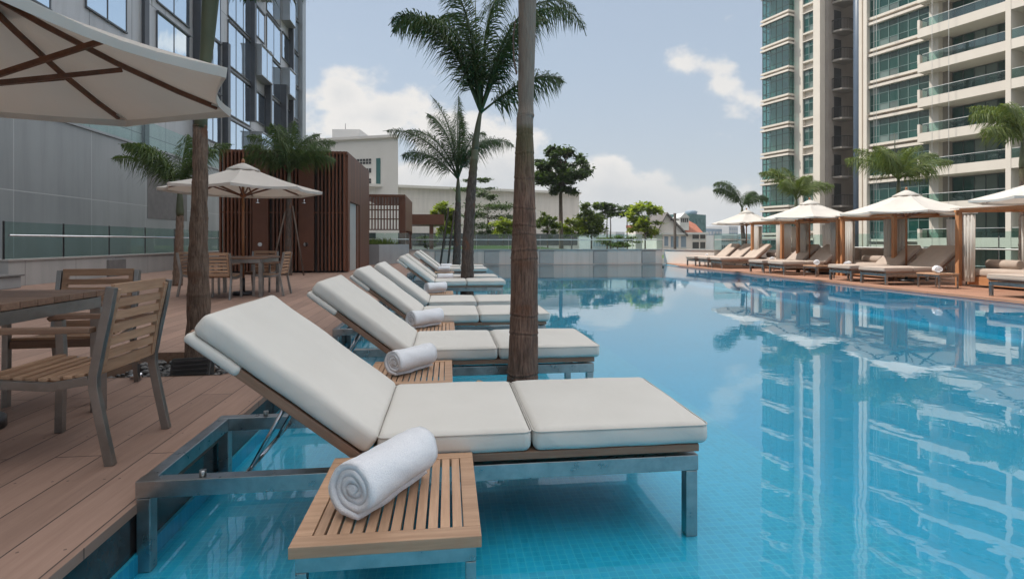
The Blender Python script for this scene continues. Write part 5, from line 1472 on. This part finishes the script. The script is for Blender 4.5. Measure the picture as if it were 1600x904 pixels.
mp = N(nt, 'ShaderNodeMapping'); mp.inputs['Scale'].default_value = (1, 1, 1.5); mp.inputs['Location'].default_value = CLOUD
L(nt, tc.outputs['Generated'], mp.inputs['Vector'])
n1 = N(nt, 'ShaderNodeTexNoise', i_Scale=3.6, i_Detail=6., i_Roughness=.52, i_Lacunarity=2.2); L(nt, mp.outputs[0], n1.inputs['Vector'])
vo = N(nt, 'ShaderNodeTexVoronoi', feature='SMOOTH_F1', i_Scale=15., i_Smoothness=.7); L(nt, mp.outputs[0], vo.inputs['Vector'])
puff = math_('MULTIPLY', math_('SUBTRACT', .5, vo.outputs['Distance']), .16)
n3 = N(nt, 'ShaderNodeTexNoise', i_Scale=2.2, i_Detail=3., i_Roughness=.6); L(nt, mp.outputs[0], n3.inputs['Vector'])
# cumulus banks stand on the haze and thin out upwards
bias = mr(el, .02, .52, .30, -.35, False)
dens = math_('ADD', math_('ADD', n1.outputs['Fac'], puff), bias)
mask = mr(dens, .515, .60)
lit = mr(dens, .57, .80, 1., 0.)
soft = mr(n3.outputs['Fac'], .38, .62)
cloud = mix(nt, math_('MULTIPLY', math_('ADD', math_('MULTIPLY', lit, .75), math_('MULTIPLY', soft, .3)), 1.), (4.1, 4.3, 4.55), (6.2, 6.0, 5.75))
cloud = mix(nt, mr(el, .0, .16), (4.35, 4.5, 4.65), cloud)
skyc = mix(nt, math_('MULTIPLY', mask, .93), base, cloud)
# extra brightness added to the sky overhead, out of view, to fill the shade
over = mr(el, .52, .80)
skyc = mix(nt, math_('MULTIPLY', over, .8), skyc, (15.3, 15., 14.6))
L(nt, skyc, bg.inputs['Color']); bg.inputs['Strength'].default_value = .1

sl_ = bpy.data.lights.new('sun', 'SUN'); sl_.energy = 3.; sl_.angle = R(.6); sl_.color = (1., .95, .87)
so = bpy.data.objects.new('sun', sl_); COL.objects.link(so)
dirv = Vector((SUN_AZ.x*math.cos(SUN_EL), SUN_AZ.y*math.cos(SUN_EL), math.sin(SUN_EL)))
so.rotation_euler = dirv.to_track_quat('Z', 'Y').to_euler()
so.location = (0, 0, 60)

cam = bpy.data.cameras.new('camera'); co = bpy.data.objects.new('camera', cam); COL.objects.link(co)
co.location = (0, 0, HC); co.rotation_euler = (PI/2, 0, -YAW)
cam.sensor_width = 36; cam.lens = 36*850/1600; cam.shift_y = -75/1600
cam.clip_start = .05; cam.clip_end = 6000
sc.camera = co
vs_ = sc.view_settings
vs_.view_transform = 'Standard'; vs_.look = 'None'; vs_.exposure = .53; vs_.gamma = 1.; vs_.use_curve_mapping = False
cy = sc.cycles
cy.max_bounces = 8; cy.diffuse_bounces = 3; cy.glossy_bounces = 4; cy.transmission_bounces = 4; cy.transparent_max_bounces = 24
cy.caustics_reflective = False; cy.caustics_refractive = False
cy.use_denoising = True; cy.sample_clamp_indirect = 6.
